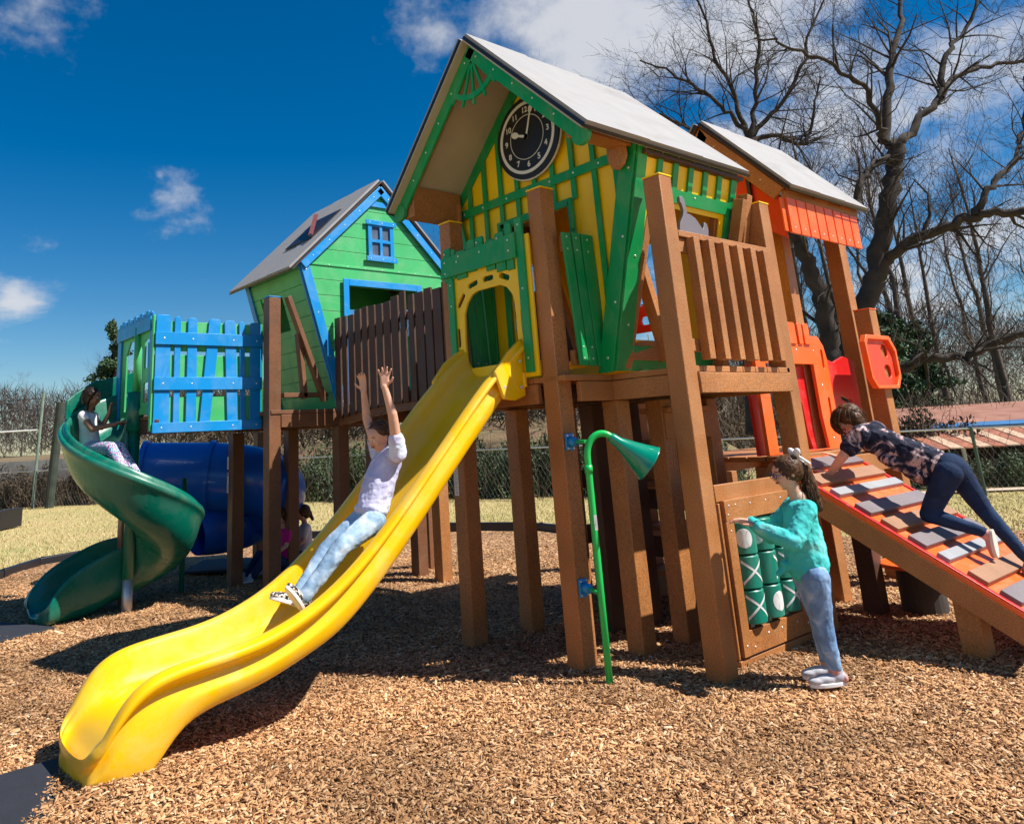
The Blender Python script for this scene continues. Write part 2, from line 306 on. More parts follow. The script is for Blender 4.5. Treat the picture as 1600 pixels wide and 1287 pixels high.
def field_mat():
    m=bpy.data.materials.new('dry_grass'); m.use_nodes=True; t=m.node_tree; b=t.nodes['Principled BSDF']; b.inputs['Roughness'].default_value=.9; b.inputs['Specular IOR Level'].default_value=.1
    c=t.nodes.new('ShaderNodeTexCoord')
    n=t.nodes.new('ShaderNodeTexNoise'); n.inputs['Scale'].default_value=.35; n.inputs['Detail'].default_value=8; n.inputs['Roughness'].default_value=.65; t.links.new(c.outputs['Object'],n.inputs['Vector'])
    r=t.nodes.new('ShaderNodeValToRGB'); e=r.color_ramp.elements; e[0].position=.30; e[1].position=.80; e[0].color=(.50,.38,.18,1); e[1].color=(.22,.27,.07,1); x=e.new(.55); x.color=(.42,.35,.15,1)
    t.links.new(n.outputs[0],r.inputs[0])
    n2=t.nodes.new('ShaderNodeTexNoise'); n2.inputs['Scale'].default_value=30; n2.inputs['Detail'].default_value=4; t.links.new(c.outputs['Object'],n2.inputs['Vector'])
    mr=t.nodes.new('ShaderNodeMapRange'); mr.inputs[1].default_value=.3; mr.inputs[2].default_value=.7; mr.inputs[3].default_value=.7; mr.inputs[4].default_value=1.25; t.links.new(n2.outputs[0],mr.inputs[0])
    mu=t.nodes.new('ShaderNodeMix'); mu.data_type='RGBA'; mu.blend_type='MULTIPLY'; mu.inputs[0].default_value=1; t.links.new(r.outputs[0],mu.inputs[6]); t.links.new(mr.outputs[0],mu.inputs[7]); t.links.new(mu.outputs[2],b.inputs['Base Color'])
    bu=t.nodes.new('ShaderNodeBump'); bu.inputs['Strength'].default_value=.8; bu.inputs['Distance'].default_value=.04; t.links.new(n2.outputs[0],bu.inputs['Height']); t.links.new(bu.outputs[0],b.inputs['Normal'])
    return m
GRASS=field_mat()
MB().add([(-160,-60,-.035),(260,-60,-.035),(260,320,-.035),(-160,320,-.035)],[(0,1,2,3)]).build('grass_field',GRASS); tag(bpy.data.objects['grass_field'],kind='structure')
def blades(n,seed):
    g=np.random.default_rng(seed); d=8.5*np.exp(g.uniform(0,1,n)*np.log(27/8.5)); a=g.uniform(-.80,.86,n)
    p=FW[None]*d[:,None]+RT[None]*(d*a)[:,None]; p=p[np.array([not inside(x,y,BORDER) for x,y in p])]; n=len(p)
    cl=g.normal(0,.05,(n,2)); P_=np.column_stack([p+cl,np.full(n,-.035)]); h=g.uniform(.02,.055,n)[:,None]; d3=np.column_stack([g.normal(0,.5,(n,2)),np.ones(n)])
    s_=np.column_stack([g.normal(0,1,(n,2)),np.zeros(n)]); s_/=np.linalg.norm(s_,axis=1)[:,None]; w=g.uniform(.004,.010,n)[:,None]
    q=np.stack([P_-s_*w,P_+s_*w,P_+d3*h],1).reshape(-1,3)
    me=bpy.data.meshes.new('grass_blades'); me.vertices.add(3*n); me.vertices.foreach_set('co',q.ravel()); me.loops.add(3*n); me.loops.foreach_set('vertex_index',np.arange(3*n,dtype=np.int32)); me.polygons.add(n); me.polygons.foreach_set('loop_start',np.arange(0,3*n,3,dtype=np.int32)); me.polygons.foreach_set('loop_total',np.full(n,3,dtype=np.int32)); me.update(calc_edges=True); return me
def blade_mat():
    m=bpy.data.materials.new('grass_blade'); m.use_nodes=True; t=m.node_tree; b=t.nodes['Principled BSDF']; b.inputs['Roughness'].default_value=.9
    g=t.nodes.new('ShaderNodeNewGeometry'); r=t.nodes.new('ShaderNodeValToRGB'); e=r.color_ramp.elements; e[0].color=(.30,.22,.10,1); e[1].color=(.20,.24,.07,1)
    for p,cc in((.35,(.52,.40,.20,1)),(.7,(.60,.48,.26,1)),(.85,(.36,.34,.13,1))): x=e.new(p); x.color=cc
    t.links.new(g.outputs['Random Per Island'],r.inputs[0]); t.links.new(r.outputs[0],b.inputs['Base Color']); return m
tag(link('grass_blades',blades(120000,12),blade_mat()),'short dry tan and green grass on the field behind the play area','grass',kind='stuff')
# ================================================================= clock tower platform
DZ=1.86
tw=thing('play_tower','brown timber deck on square posts carrying the clock house','play tower',(5.0,4.1,0))
TALL=[('post',4.03,3.74,3.22),('post',4.02,4.78,3.22),('post',4.45,3.01,3.17),('post',5.80,3.03,3.17)]
for n_,x,y,h in TALL: post(n_,x,y,-.1,h,tw,cap=YEL)
for x,y in((4.54,3.66),(4.6,4.76),(5.72,3.70),(5.72,4.72),(5.1,3.7),(5.15,4.72)): post('post',x,y,-.1,1.68,tw)
for a in range(8): MB().span(3.96+.0,5.78,3.60+a*.152,3.60+a*.152+.146,1.82,DZ).build('deck_plank',LUM,tw,bevel=.004)
for a in range(8): MB().span(4.46+a*.165,4.46+a*.165+.159,2.96,3.594,1.82,DZ).build('deck_plank',LUM,tw,bevel=.004)
def beam(x0,x1,y0,y1,par=tw,m=LUM,z0=1.68,z1=1.815): return MB().span(x0,x1,y0,y1,z0,z1).build('deck_beam',m,par,bevel=.004)
beam(3.955,3.995,3.86,4.70); beam(4.11,4.47,3.60,3.64); beam(4.455,4.495,3.085,3.60); beam(4.53,5.72,2.93,2.97); beam(5.76,5.80,3.11,4.8); beam(4.1,5.76,4.80,4.84)
for k in range(5): beam(4.12,5.75,3.78+k*.2,3.81+k*.2,m=LUMD,z0=1.70,z1=1.81)
for k in range(3): beam(4.5,5.75,3.1+k*.17,3.13+k*.17,m=LUMD,z0=1.70,z1=1.81)
# slatted railing between the two right-hand posts
rl=MB(); rl.span(4.53,5.72,2.945,3.045,2.745,2.79); RLo=rl.build('railing_cap',LUM,tw,bevel=.004)
MB().span(4.53,5.72,2.965,3.005,1.955,2.04).build('railing_rail',LUM,tw,bevel=.004); MB().span(4.53,5.72,2.965,3.005,2.64,2.74).build('railing_rail',LUM,tw,bevel=.004)
for k in range(6):
    x=4.66+k*.185; MB().span(x-.035,x+.035,2.895,2.963,1.90,2.743).build('railing_slat',LUM,tw,bevel=.004)
# brown braces under the leaning corner of the clock house
for a,b in(((4.50,3.52,1.90),(4.62,3.16,3.3)),((4.66,3.47,3.0),(4.88,3.40,1.95)),((4.5,3.42,2.5),(4.56,3.20,3.2)),((5.55,3.40,1.9),(5.62,3.05,3.2)),((5.62,3.2,2.5),(5.70,3.05,3.25))):
    MB().bar(a,b,.07,.09,(0,1,0)).build('brace',LUM,tw,bevel=.004)
MB().bar((4.52,3.47,2.02),(5.0,3.44,2.02),.04,.14).build('brace',LUM,tw,bevel=.004)
# steps at the back of the deck, seen between the posts
st=MB()
for k in range(4): MB().span(5.82+k*.0,6.3,4.0,4.6,.25+k*.36,.29+k*.36).build('step',LUM,tw,bevel=.004)
for y in(3.96,4.64): MB().bar((6.06,y,.0),(6.06,y,1.7),.04,.22,(1,0,0)).build('step_stringer',LUM,tw,bevel=.004)
MB().span(5.05,5.65,3.62,3.66,1.38,1.58).build('under_deck_board',LUM,tw,bevel=.004)
MB().span(5.05,5.65,3.58,3.85,1.58,1.62).build('under_deck_shelf',LUM,tw,bevel=.004)
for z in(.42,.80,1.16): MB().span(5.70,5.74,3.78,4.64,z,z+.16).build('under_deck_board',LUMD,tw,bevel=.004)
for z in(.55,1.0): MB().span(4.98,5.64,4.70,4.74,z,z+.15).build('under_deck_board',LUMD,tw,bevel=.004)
for x,y in((5.35,4.2),(4.95,4.25)): post('post',x,y,-.1,1.68,tw,m=LUMD)
def sticker(c,ax,ay,w,h,par,red=True):
    fr=frame(c,ax,ay); o=MB().poly([(0,0),(w,0),(w,h),(0,h)],fr,.002).build('warning_sticker',WHT,par)
    lm=MB()
    for k in range(int(h/.012)-2):
        y=h-.035-k*.012
        if y>.01: lm.poly([(.008,y),(w-.008-(.01 if k%3==2 else 0),y),(w-.008-(.01 if k%3==2 else 0),y+.004),(.008,y+.004)],(P3(fr,0,0,.002),fr[1],fr[2],fr[3]),.0008)
    lm.build('print',GRY,o)
    if red: MB().poly([(.006,h-.028),(w-.006,h-.028),(w-.006,h-.006),(.006,h-.006)],(P3(fr,0,0,.002),fr[1],fr[2],fr[3]),.001).build('print',RED,o)
sticker((3.949,4.832,1.05),-Y,Z,.05,.24,tw); sticker((3.949,4.832,1.32),-Y,Z,.05,.12,tw,False)

# ================================================================= clock house
def roof_slabs(par,fr,ha,za,he,ze,front,back,m_top,m_sof,t=.028,laps=3):
    """two slabs; fr gives front plane, ha=0 apex; eaves at +-he; runs from n=+front to n=-back"""
    for s in(-1,1):
        a=Vector((0,za));b=Vector((s*he,ze)); d=(b-a).normalized(); nn=Vector((-d.y,d.x)); nn=nn if nn.y>0 else -nn
        f2=(fr[0]-fr[3]*back,fr[1],fr[2],fr[3])
        sh=MB().poly([a,b,b+nn*.012,a+nn*.012],f2,front+back).build('soffit',m_sof,par)
        rp=MB()
        for k in range(laps):           # overlapping sheets, the lower edge of each standing a little proud
            f0=k/laps; f1=(k+1)/laps
            y0=front-(front+back)*f0; y1=front-(front+back)*f1
            e=.012+.006*(laps-1-k)
            aa=a-d*.0; bb=b+d*(.02-.008*k)
            rp.poly([aa+nn*.013,bb+nn*.013,bb+nn*(.013+t+e),aa+nn*(.013+t+e)],(fr[0]+fr[3]*(y1),fr[1],fr[2],fr[3]),y0-y1)
        o=rp.build('roof_panel',m_top,par)
        MB().poly([a+nn*.0135,b+nn*.0135+d*.02,b+nn*(.0125+t)+d*.02,a+nn*(.0125+t)],(fr[0]+fr[3]*(front+.001),fr[1],fr[2],fr[3]),.006).build('roof_edge',BLK,par)
        MB().poly([b+d*.0225+nn*.010,b+d*.028+nn*.010,b+d*.028+nn*(.012+t*.8),b+d*.0225+nn*(.012+t*.8)],f2,front+back).build('roof_edge',BLK,par)
ch=thing('clock_house','yellow and green half-timbered house with the black clock, under a white roof','playhouse',(5.0,4.13,1.86))
F=frame((4.40,4.13,0),-Y,Z)     # looking at the front: +x to the right
wb,wt,z0,z1,za=.63,1.06,1.88,3.46,4.545
out=[(-wb,z0),(wb,z0),(wt,z1),(0,za-.02),(-wt,z1)]
door=[(-.36,z0+.05),(.36,z0+.05),(.36,2.62),(.36,3.17),(-.36,3.17)]
panel('front_wall',out,[door],(F[0]-F[3]*.02,F[1],F[2],F[3]),.02,YEL,ch)
def strip(name,a,b,w,m,fr,par,d=0,t=.018,cut=None):
    a=Vector(a);b=Vector(b); x=(b-a).normalized(); y=Vector((-x.y,x.x))*w/2
    return MB().poly([a-y,b-y,b+y,a+y],(fr[0]+fr[3]*d,fr[1],fr[2],fr[3]),t).build(name,m,par,bevel=.003)
def tstrip(a,b,w,d=0,t=.018):
    a=Vector(a);b=Vector(b); x=(b-a).normalized(); y=Vector((-x.y,x.x))*w/2
    return MB().poly([a-y,b-y,b+y,a+y],(F[0]+F[3]*(d+.001),F[1],F[2],F[3]),t).build('timber_strip',GRN,ch,bevel=.003)
sl_=(za-z1)/wt
for s in(-1,1):
    tstrip((s*(wt-.01),z1-.03),(0.0,za-.10),.10,d=.0)
xs=[-.97,-.78,-.58,-.38,-.18,.02,.22,.43,.64,.84]
for x in xs:
    top=za-.12-abs(x)*sl_
    low={-.97:3.12,-.78:2.6,-.58:2.0,-.38:3.2,-.18:3.2,.02:3.2,.22:3.2,.43:3.2,.64:1.98,.84:2.72}[x]
    tstrip((x,low),(x,max(top,3.42)),.046,d=.0135)
band=tstrip((-wt+.02,3.405),(wt-.02,3.405),.075,d=.022); tstrip((-.44,3.19),(.40,3.19),.06,d=.022); tstrip((.385,3.2),(.385,2.0),.055,d=.022); tstrip((-.385,3.2),(-.385,2.0),.055,d=.022)
for s in(-1,1):
    cb=MB().poly([(s*(wb-.13),z0-.01),(s*wb,z0-.01),(s*wt,z1+.005),(s*(wt-.135),z1+.005)],(F[0]+F[3]*.030,F[1],F[2],F[3]),.022).build('corner_board',GRN,ch,bevel=.003)
    strip('header_step',(s*.40,2.96) ,(s*.40,3.19),.03,GRN,F,ch,d=.045)
pts=[(x,3.405) for x in(-.85,-.6,-.3,-.05,.2,.45,.7,.9)]+[(-.5,3.9),(-.3,4.12),(.5,3.9),(.3,4.12),(.97,3.28),(.85,2.8),(.72,2.35),(.6,1.97),(.44,2.2),(.44,2.7),(.44,3.1)]
screws(pts[:8],F,.041,band,.011); screws([(.97,3.28),(.85,2.8),(.72,2.35),(.6,1.97)],F,.052,cb if cb else band,.011)
# leaning side walls (their frame: x to the back, y up the slope)
Dp=1.26
def lean_frame(s): # s=+1 : wall on the -y side
    o=P3(F,s*wb,z0); up=(P3(F,s*wt,z1)-o).normalized(); ax=-F[3]*1.0
    n=ax.cross(up) ; 
    if n.dot(F[1]*s)<0: return (o-F[3]*0,ax,up,-n)
    return (o,ax,up,n)
H=(Vector((wt,z1))-Vector((wb,z0))).length
for s in(1,-1):
    fr=lean_frame(s)
    panel('side_wall',[(0,0),(Dp,0),(Dp,H),(0,H)],[rrect(.17,Dp-.17,.22,H-.42,.01)],(fr[0]-fr[3]*.02,fr[1],fr[2],fr[3]),.02,YEL,ch)
    g=panel('side_framing',[(-.03,0),(Dp+.0,0),(Dp+.0,H),(-.03,H)],[rrect(.12,Dp-.12,.18,H-.38,.01)]+[rrect(.075+k*.194,.075+k*.194+.135,H-.28,H-.075,.006) for k in range(6)],(fr[0]+fr[3]*.001,fr[1],fr[2],fr[3]),.018,GRN,ch,bevel=.003)
    screws([(.05+k*.2,H-.04) for k in range(7)]+[(.05,H*.5),(.05,H*.2),(Dp-.05,H*.5),(.3,H-.31),(.7,H-.31)],fr,.020,g)
    MB().poly([(Dp-.20,.3),(Dp-.13,.3),(Dp-.13,H-.3),(Dp-.20,H-.3)],(fr[0]-fr[3]*.07,fr[1],fr[2],fr[3]),.045).build('inner_post',LUM,ch)
# back wall with a yellow gable
Fb=(F[0]-F[3]*Dp,F[1],F[2],F[3])
panel('back_wall',out,[[(-.42,2.0),(.42,2.0),(.42,3.05),(-.42,3.05)]],Fb,.02,YEL,ch)
MB().poly([(-.40,2.0),(-.12,2.0),(-.12,2.9),(-.36,2.9)],(Fb[0]+F[3]*.03,F[1],F[2],F[3]),.02).build('inner_panel',YEL,ch)
roof_slabs(ch,F,0,za,1.10,3.405,.69,1.32,ROOF,TAN)
# rafters, eave boxes and the green barge boards with their rolled ends
for s in(-1,1):
    a=Vector((0,za-.004));b=Vector((s*1.075,3.43)); d=(b-a).normalized(); nn=Vector((s*-d.y,s*d.x)); nn=nn if nn.y<0 else -nn
    bb_=MB().poly([a+d*.02,b,b+nn*.105,a+d*.02+nn*.105],(F[0]+F[3]*.592,F[1],F[2],F[3]),.026).build('barge_board',GRN,ch,bevel=.003)
    e=b+nn*.055; bo=MB().disc(P3(F,e.x,e.y,.592),F[3],.075,.036).build('barge_roll',GRN,ch,bevel=.004)
    screws([tuple(a+d*(.15+k*.27)+nn*.05) for k in range(5)],F,.619,bb_,.009)
    MB().poly([a+nn*.0+d*.14,b,b+nn*.06,a+nn*.06+d*.14],(F[0]+F[3]*.545,F[1],F[2],F[3]),.045).build('rafter',LUM,ch)
    MB().poly([(s*.88,3.60 if s<0 else 3.52),(s*1.02,3.475),(s*1.02,3.33 if s<0 else 3.43),(s*.88,3.33 if s<0 else 3.43)],(F[0]+F[3]*.05,F[1],F[2],F[3]),.53).build('eave_box',LUM,ch,bevel=.004)
    MB().poly([(s*.98,3.44),(s*1.09,3.40),(s*1.09,3.37),(s*.98,3.37)],(F[0]-F[3]*1.3,F[1],F[2],F[3]),1.29).build('eave_fascia',LUMD,ch)
    br=MB(); br.poly([(s*.84,3.50),(s*1.0,3.50),(s*1.0,3.36),(s*.97,3.30),(s*.92,3.27),(s*.87,3.29),(s*.84,3.36)],(F[0]+F[3]*.08,F[1],F[2],F[3]),.03); br.build('eave_bracket',LUM,ch,bevel=.003)
# sunburst in the apex
fan=MB(); c0=Vector((0,za-.13))
for k in range(40):
    a0=-PI/2-R_(58)+k*R_(116)/40; a1=a0+R_(116)/40; r0,r1=.30,.345
    fan.poly([c0+Vector((math.cos(a0),math.sin(a0)))*r0,c0+Vector((math.cos(a1),math.sin(a1)))*r0,c0+Vector((math.cos(a1),math.sin(a1)))*r1,c0+Vector((math.cos(a0),math.sin(a0)))*r1],(F[0]+F[3]*.596,F[1],F[2],F[3]),.018)
for k in range(5):
    a=-PI/2-R_(40)+k*R_(20); d=Vector((math.cos(a),math.sin(a))); y=Vector((-d.y,d.x))*.012
    fan.poly([c0-y,c0+d*.40-y,c0+d*.40+y,c0+y],(F[0]+F[3]*.598,F[1],F[2],F[3]),.014)
fan.build('sunburst_ornament',GRN,ch)
# clock
cc=(.03,3.84); CF=(P3(F,cc[0],cc[1],.056),F[1],F[2],F[3])
def ring(r0,r1,fr,t,k=64):
    m=MB()
    for i in range(k):
        a0=2*PI*i/k;a1=2*PI*(i+1)/k
        m.poly([(r0*math.cos(a0),r0*math.sin(a0)),(r0*math.cos(a1),r0*math.sin(a1)),(r1*math.cos(a1),r1*math.sin(a1)),(r1*math.cos(a0),r1*math.sin(a0))],fr,t)
    return m
ck=MB().disc(CF[0],F[3],.355,.02,64).build('clock_face',BLK,ch,bevel=.003)
MB().disc(CF[0]-F[3]*.012,F[3],.365,.012,64).build('clock_backing',WHT,ch)
cw=ring(.285,.312,(P3(CF,0,0,.0195),CF[1],CF[2],CF[3]),.0045).build('minute_ring',WHT,ck)
ring(.186,.191,(P3(CF,0,0,.0195),CF[1],CF[2],CF[3]),.003).build('inner_ring',WHT,ck)
def text(s,size,fr,off,par,m,name,t=.0025,align='CENTER',rot=0,sx=1):
    cu=bpy.data.curves.new('t','FONT'); cu.body=s; cu.size=size; cu.extrude=t/2; cu.align_x=align; cu.align_y='CENTER'; cu.offset=.0012*size/.06
    tmp=bpy.data.objects.new('tmp',cu); COL.objects.link(tmp); me=bpy.data.meshes.new_from_object(tmp.evaluated_get(bpy.context.evaluated_depsgraph_get())); bpy.data.objects.remove(tmp)
    Xm=Matrix((fr[1],fr[2],fr[3])).transposed().to_4x4(); Xm.translation=P3(fr,off[0],off[1],t/2)
    me.transform(Xm@Matrix.Rotation(rot,4,'Z')@Matrix.Diagonal((sx,1,1,1))); me.materials.clear(); return link(name,me,m,par)
NF=(P3(CF,0,0,.0195),CF[1],CF[2],CF[3])
for h in range(1,13):
    a=PI/2-h*PI/6; text(str(h),.068,NF,(math.cos(a)*.237,math.sin(a)*.237),ck,WHT,'numeral')
def hand(ang,l,w,par,blobr,bl_at):
    d=Vector((math.cos(ang),math.sin(ang))); y=Vector((-d.y,d.x))*w/2; f=(P3(CF,0,0,.024),CF[1],CF[2],CF[3])
    m=MB().poly([-d*.02-y,d*l-y*.8,d*l+y*.8,-d*.02+y],f,.004)
    c=d*bl_at; k=16; pts_=[(c+d*blobr*1.5*math.cos(2*PI*i/k)+Vector((-d.y,d.x))*blobr*math.sin(2*PI*i/k)) for i in range(k)]
    m.poly(pts_,(P3(CF,0,0,.025),CF[1],CF[2],CF[3]),.0045)
    m.disc(P3(CF,0,0,.024),F[3],.023,.007,16); return m.build('clock_hand',WHT,par)
hand(R_(72),.24,.018,ck,.022,.235); hand(R_(158),.12,.024,ck,.028,.135)
screws([(0,-.298),(0,.298),(.298,.0),(-.298,0)],CF,.0245,cw,.006)
# grey animal cut-out standing inside the side window
an=MB(); fa=frame((4.63,3.03,2.785),X,Z)
body=[(.02,0),(.55,0),(.60,.05),(.62,.12),(.60,.19),(.55,.20),(.53,.15),(.50,.11),(.45,.16),(.38,.22),(.30,.25),(.22,.26),(.21,.33),(.20,.42),(.16,.45),(.11,.44),(.10,.38),(.13,.35),(.15,.28),(.13,.22),(.06,.14),(.03,.07)]
an.poly([(a*.62,b*.66) for a,b in body],fa,.025); tag(an.build('animal_cutout',GRY,bevel=.003),'grey flat animal shape with a raised tail standing on the slatted railing','animal cutout')

# ================================================================= yellow arch panel at the top of the slide
ep=thing('slide_entry_panel','yellow arched panel with green boards at the head of the yellow slide','entry panel',(3.92,4.25,1.86))
E_=frame((3.925,4.27,0),-Y,Z)
k=.46
arch=[(-.25,1.99),(.23,1.99),(.265,2.03),(.285,2.12),(.285,2.40),(.265,2.48),(.21,2.545),(.14,2.575),(-.12,2.575),(-.19,2.555),(-.25,2.50),(-.29,2.42),(-.30,2.2),(-.29,2.05)]
slots=[]
def slot(c,l,w,a):
    ca,sa=math.cos(a),math.sin(a); return [(c[0]+x*ca-y*sa,c[1]+x*sa+y*ca) for x,y in rrect(-l/2,l/2,-w/2,w/2,w*.45,3)]
for c,l,a in(((-.32,2.53),.13,.85),((-.17,2.635),.12,.18),((.01,2.65),.12,.0),((.19,2.63),.12,-.42),((.355,2.27),.19,PI/2),((-.375,2.24),.15,PI/2)): slots.append(slot(c,l,.042,a))
panel('arch_panel',[(-.43,1.87),(.47,1.87),(.47,2.90),(-.43,2.90)],[arch]+slots,(E_[0]-E_[3]*.02,*E_[1:]),.02,YEL,ep,bevel=.003)
for x0,x1,zt in((-.455,-.385,2.72),(.36,.435,3.03)): b_=MB().poly([(x0,1.90),(x1,1.90),(x1,zt),(x0,zt)],(E_[0]+E_[3]*.001,*E_[1:]),.022).build('side_board',GRN,ep,bevel=.004); screws([((x0+x1)/2,2.0),((x0+x1)/2,2.5),((x0+x1)/2,zt-.05)],E_,.023,b_,.009)
hts=[(-.49,.085,2.98,2.70),(-.395,.05,2.96,2.72),(-.335,.12,2.93,2.70),(-.19,.09,2.99,2.73),(-.09,.09,2.99,2.75),(.02,.10,2.94,2.70),(.135,.10,2.97,2.67),(.25,.07,3.02,2.66)]
for x,w,t1,t0 in hts: MB().poly([(x,t0),(x+w,t0),(x+w,t1-.015),(x+w-.012,t1),(x+.012,t1),(x,t1-.015)],(E_[0]+E_[3]*.001,*E_[1:]),.02).build('picket',GRN,ep,bevel=.003)
mbb=MB().poly([(-.50,2.735),(.37,2.735),(.37,2.925),(-.50,2.895)],(E_[0]+E_[3]*.024,*E_[1:]),.02).build('cross_board',GRN,ep,bevel=.004)
screws([(-.45,2.77),(-.3,2.84),(-.02,2.86),(.3,2.88),(.3,2.8),(-.45,2.86)]+[(x+w/2,t1-.05) for x,w,t1,t0 in hts[::2]],E_,.045,mbb,.009)
# green plank barrier on either side of the slide porch
def barrier(y,nrm,label):
    t=thing('plank_barrier',label,'barrier',(4.3,y,1.86),'green plank barriers beside the slide entry')
    fr=frame((4.10,y,0),X*nrm*-1 if 0 else X,Z)
    mb0=MB().span(4.10,4.50,y+.022,y+.055,1.93,2.03).build('rail',LUM,t); MB().span(4.10,4.50,y+.022,y+.055,2.74,2.86).build('rail',LUM,t)
    for a,b,w,h in((-.045,.02,.080,2.87),(.055,.11,.082,2.88),(.155,.205,.125,2.88)):
        o=MB().poly([(b,1.93-(w*.1)),(b+w,1.92),(a+w,h),(a,h)],(fr[0]+fr[3]*.0,fr[1],fr[2],fr[3]),.022).build('plank',GRN,t,bevel=.004)
        screws([(b+w/2,1.97),(b+w/2,2.05),(a+w/2,2.75),(a+w/2,2.84)],fr,.022,o,.008)
    return t
barrier(3.60,1,'three green planks between the front post and the clock house corner')
barrier(4.72,1,'green planks on the far side of the slide porch, seen through the yellow arch')
# ================================================================= yellow slide
NEAR=[(3.92,2.12),(3.80,2.04),(3.6,1.87),(3.4,1.67),(3.2,1.46),(2.93,1.18),(2.68,.935),(2.46,.755),(2.25,.63),(2.02,.545),(1.82,.51),(1.58,.49),(1.44,.465),(1.34,.41),(1.26,.31),(1.21,.21)]
ys=thing('yellow_slide','glossy yellow wave slide running down from the arch panel to the mulch','slide',(2.5,4.3,0))
def slide_mesh():
    sec=[]; n=len(NEAR)
    for i,(x,zr) in enumerate(NEAR):
        f=max(0,(1.62-x)/.42); f=min(1,f)
        steep=.045 if 2.4<x<3.7 else 0
        depth=.205+steep; zb=zr-depth
        if x<1.45: zb=[.275,.24,.19,.135][min(3,i-12)] if i>=12 else zb
        zu=zb-.055
        if x<1.62: zu=max(-.02,zb-.055-.30*f)
        if x<1.50: zu=-.03
        c=4.28+.07*(3.8-x); w=.345+.0*f
        w*={n-1:.90,n-2:.965,n-3:.99}.get(i,1)
        lip=min(.1,(zr-zu)*.35)
        half=[(0,zb),(.14,zb),(.21,zb+.012),(.248,zb+.055),(.266,zb+depth*.62 if x>1.45 else zb+(zr-zb)*.6),(.276,zr-.012),(.302,zr+.005),(w+.012,zr-.008),(w+.022,zr-.035),(w+.010,zr-.065),(w-.035,zr-.082),(w-.04,zr-.105),(w-.018,zr-.125-lip*.3),(w-.01,(zr+zu)/2-.03),(w-.04-.0*f,zu+.02),(w-.10,zu),(0,zu-.0)]
        half=[(a,min(b,zr+.01)) for a,b in half]
        loop=[(x,c-a,b) for a,b in half]+[(x,c+a,b) for a,b in half[-2:0:-1]]
        sec.append(loop)
    mb=MB();k=len(sec[0]); vs=[p for s_ in sec for p in s_]
    fs=[(i*k+j,i*k+(j+1)%k,(i+1)*k+(j+1)%k,(i+1)*k+j) for i in range(len(sec)-1) for j in range(k)]
    # rounded nose
    last=sec[-1]; cx=sum(p[0] for p in last)/k
    cy_=sum(p[1] for p in last)/k
    mid=[(p[0]-.038,cy_+(p[1]-cy_)*.90,max(-.03,p[2]*.90-.005)) for p in last]; o=len(vs); vs+=mid; b0=(len(sec)-1)*k; fs+=[(b0+j,b0+(j+1)%k,o+(j+1)%k,o+j) for j in range(k)]
    nose=[(p[0]-.058,cy_+(p[1]-cy_)*.70,max(-.03,p[2]*.62-.01)) for p in last]
    b0=o; o=len(vs); vs+=nose
    fs+=[(b0+j,b0+(j+1)%k,o+(j+1)%k,o+j) for j in range(k)]
    # fill the nose by joining mirrored vertices
    for j in range(0,k//2-1): fs.append((o+j,o+j+1,o+(k-j-1)%k,o+(k-j)%k) if j else (o,o+1,o+k-1))
    h=k//2; fs.append((o+h-1,o+h,o+h+1))
    mb.add(vs,fs); return mb
sb=slide_mesh().build('slide_chute',SLY,ys,smooth=True,sub=2)
# hood walls that flare back to the arch panel
hw=MB()
for s in(-1,1):
    c=4.285; y0=c+s*.335; y1=c+s*.365
    prof=[(3.60,1.76),(3.78,1.93),(3.93,2.06),(3.93,1.83),(3.80,1.70)]
    a=[Vector((p[0],y0,p[1])) for p in prof]; b=[Vector((p[0],y1,p[1])) for p in prof]; kk=len(prof)
for s in(-1,1):
    c=4.285
    P_=[(3.62,c+s*.33,1.90),(3.75,c+s*.34,2.04),(3.87,c+s*.33,2.12),(3.925,c+s*.31,2.15),(3.925,c+s*.31,1.88),(3.925,c+s*.31,1.74),(3.80,c+s*.33,1.71),(3.68,c+s*.34,1.72)]
    Q_=[(x,y+s*.03,z) for x,y,z in P_]; kk=len(P_)
    hw.add(P_+Q_,[tuple(range(kk)),tuple(range(kk,2*kk))]+[(i,(i+1)%kk,kk+(i+1)%kk,kk+i) for i in range(kk)])
hw.span(3.90,3.935,3.93,4.64,1.80,1.91)
hw.build('slide_hood',SLY,ys,bevel=.012)
for x_,z_ in((3.70,1.80),(3.86,1.80),(3.86,1.98)):
    MB().tube([(x_,3.925,z_),(x_,3.917,z_)],.011,10).build('bolt',SCREW,ys)
# ================================================================= tic-tac-toe panel under the deck
tt=thing('tic_tac_toe_panel','timber-framed tic-tac-toe panel with turning green cylinders under the deck','game panel',(5.15,3.06,0))
TF=frame((5.15,3.04,0),X,Z)
MB().poly([(-.47,.98),(.47,.98),(.47,1.09),(-.47,1.09)],(TF[0]-TF[3]*.02,*TF[1:]),.02).build('frame_board',LUM,tt,bevel=.005)
a1=MB().poly([(-.43,.86),(.43,.86),(.43,.99),(-.43,.99)],(TF[0]+TF[3]*.002,*TF[1:]),.03).build('frame_board',LUM,tt,bevel=.008)
screws([(-.40,.90),(-.38,.955),(-.30,.955),(-.12,.95),(.08,.95),(.28,.95)],TF,.032,a1,.008)
for x in(-.40,.38):
    a2=MB().poly([(x-.035,.06),(x+.055,.06),(x+.055,.858),(x-.035,.858)],(TF[0]+TF[3]*.002,*TF[1:]),.03).build('frame_board',LUM,tt,bevel=.008); screws([(x+.01,.12),(x+.01,.8)],TF,.032,a2,.008)
for x in(-.47,.455):
    MB().poly([(x,.05),(x+.02,.05),(x+.02,.975),(x,.975)],(TF[0]-TF[3]*.018,*TF[1:]),.03).build('frame_board',LUM,tt,bevel=.004)
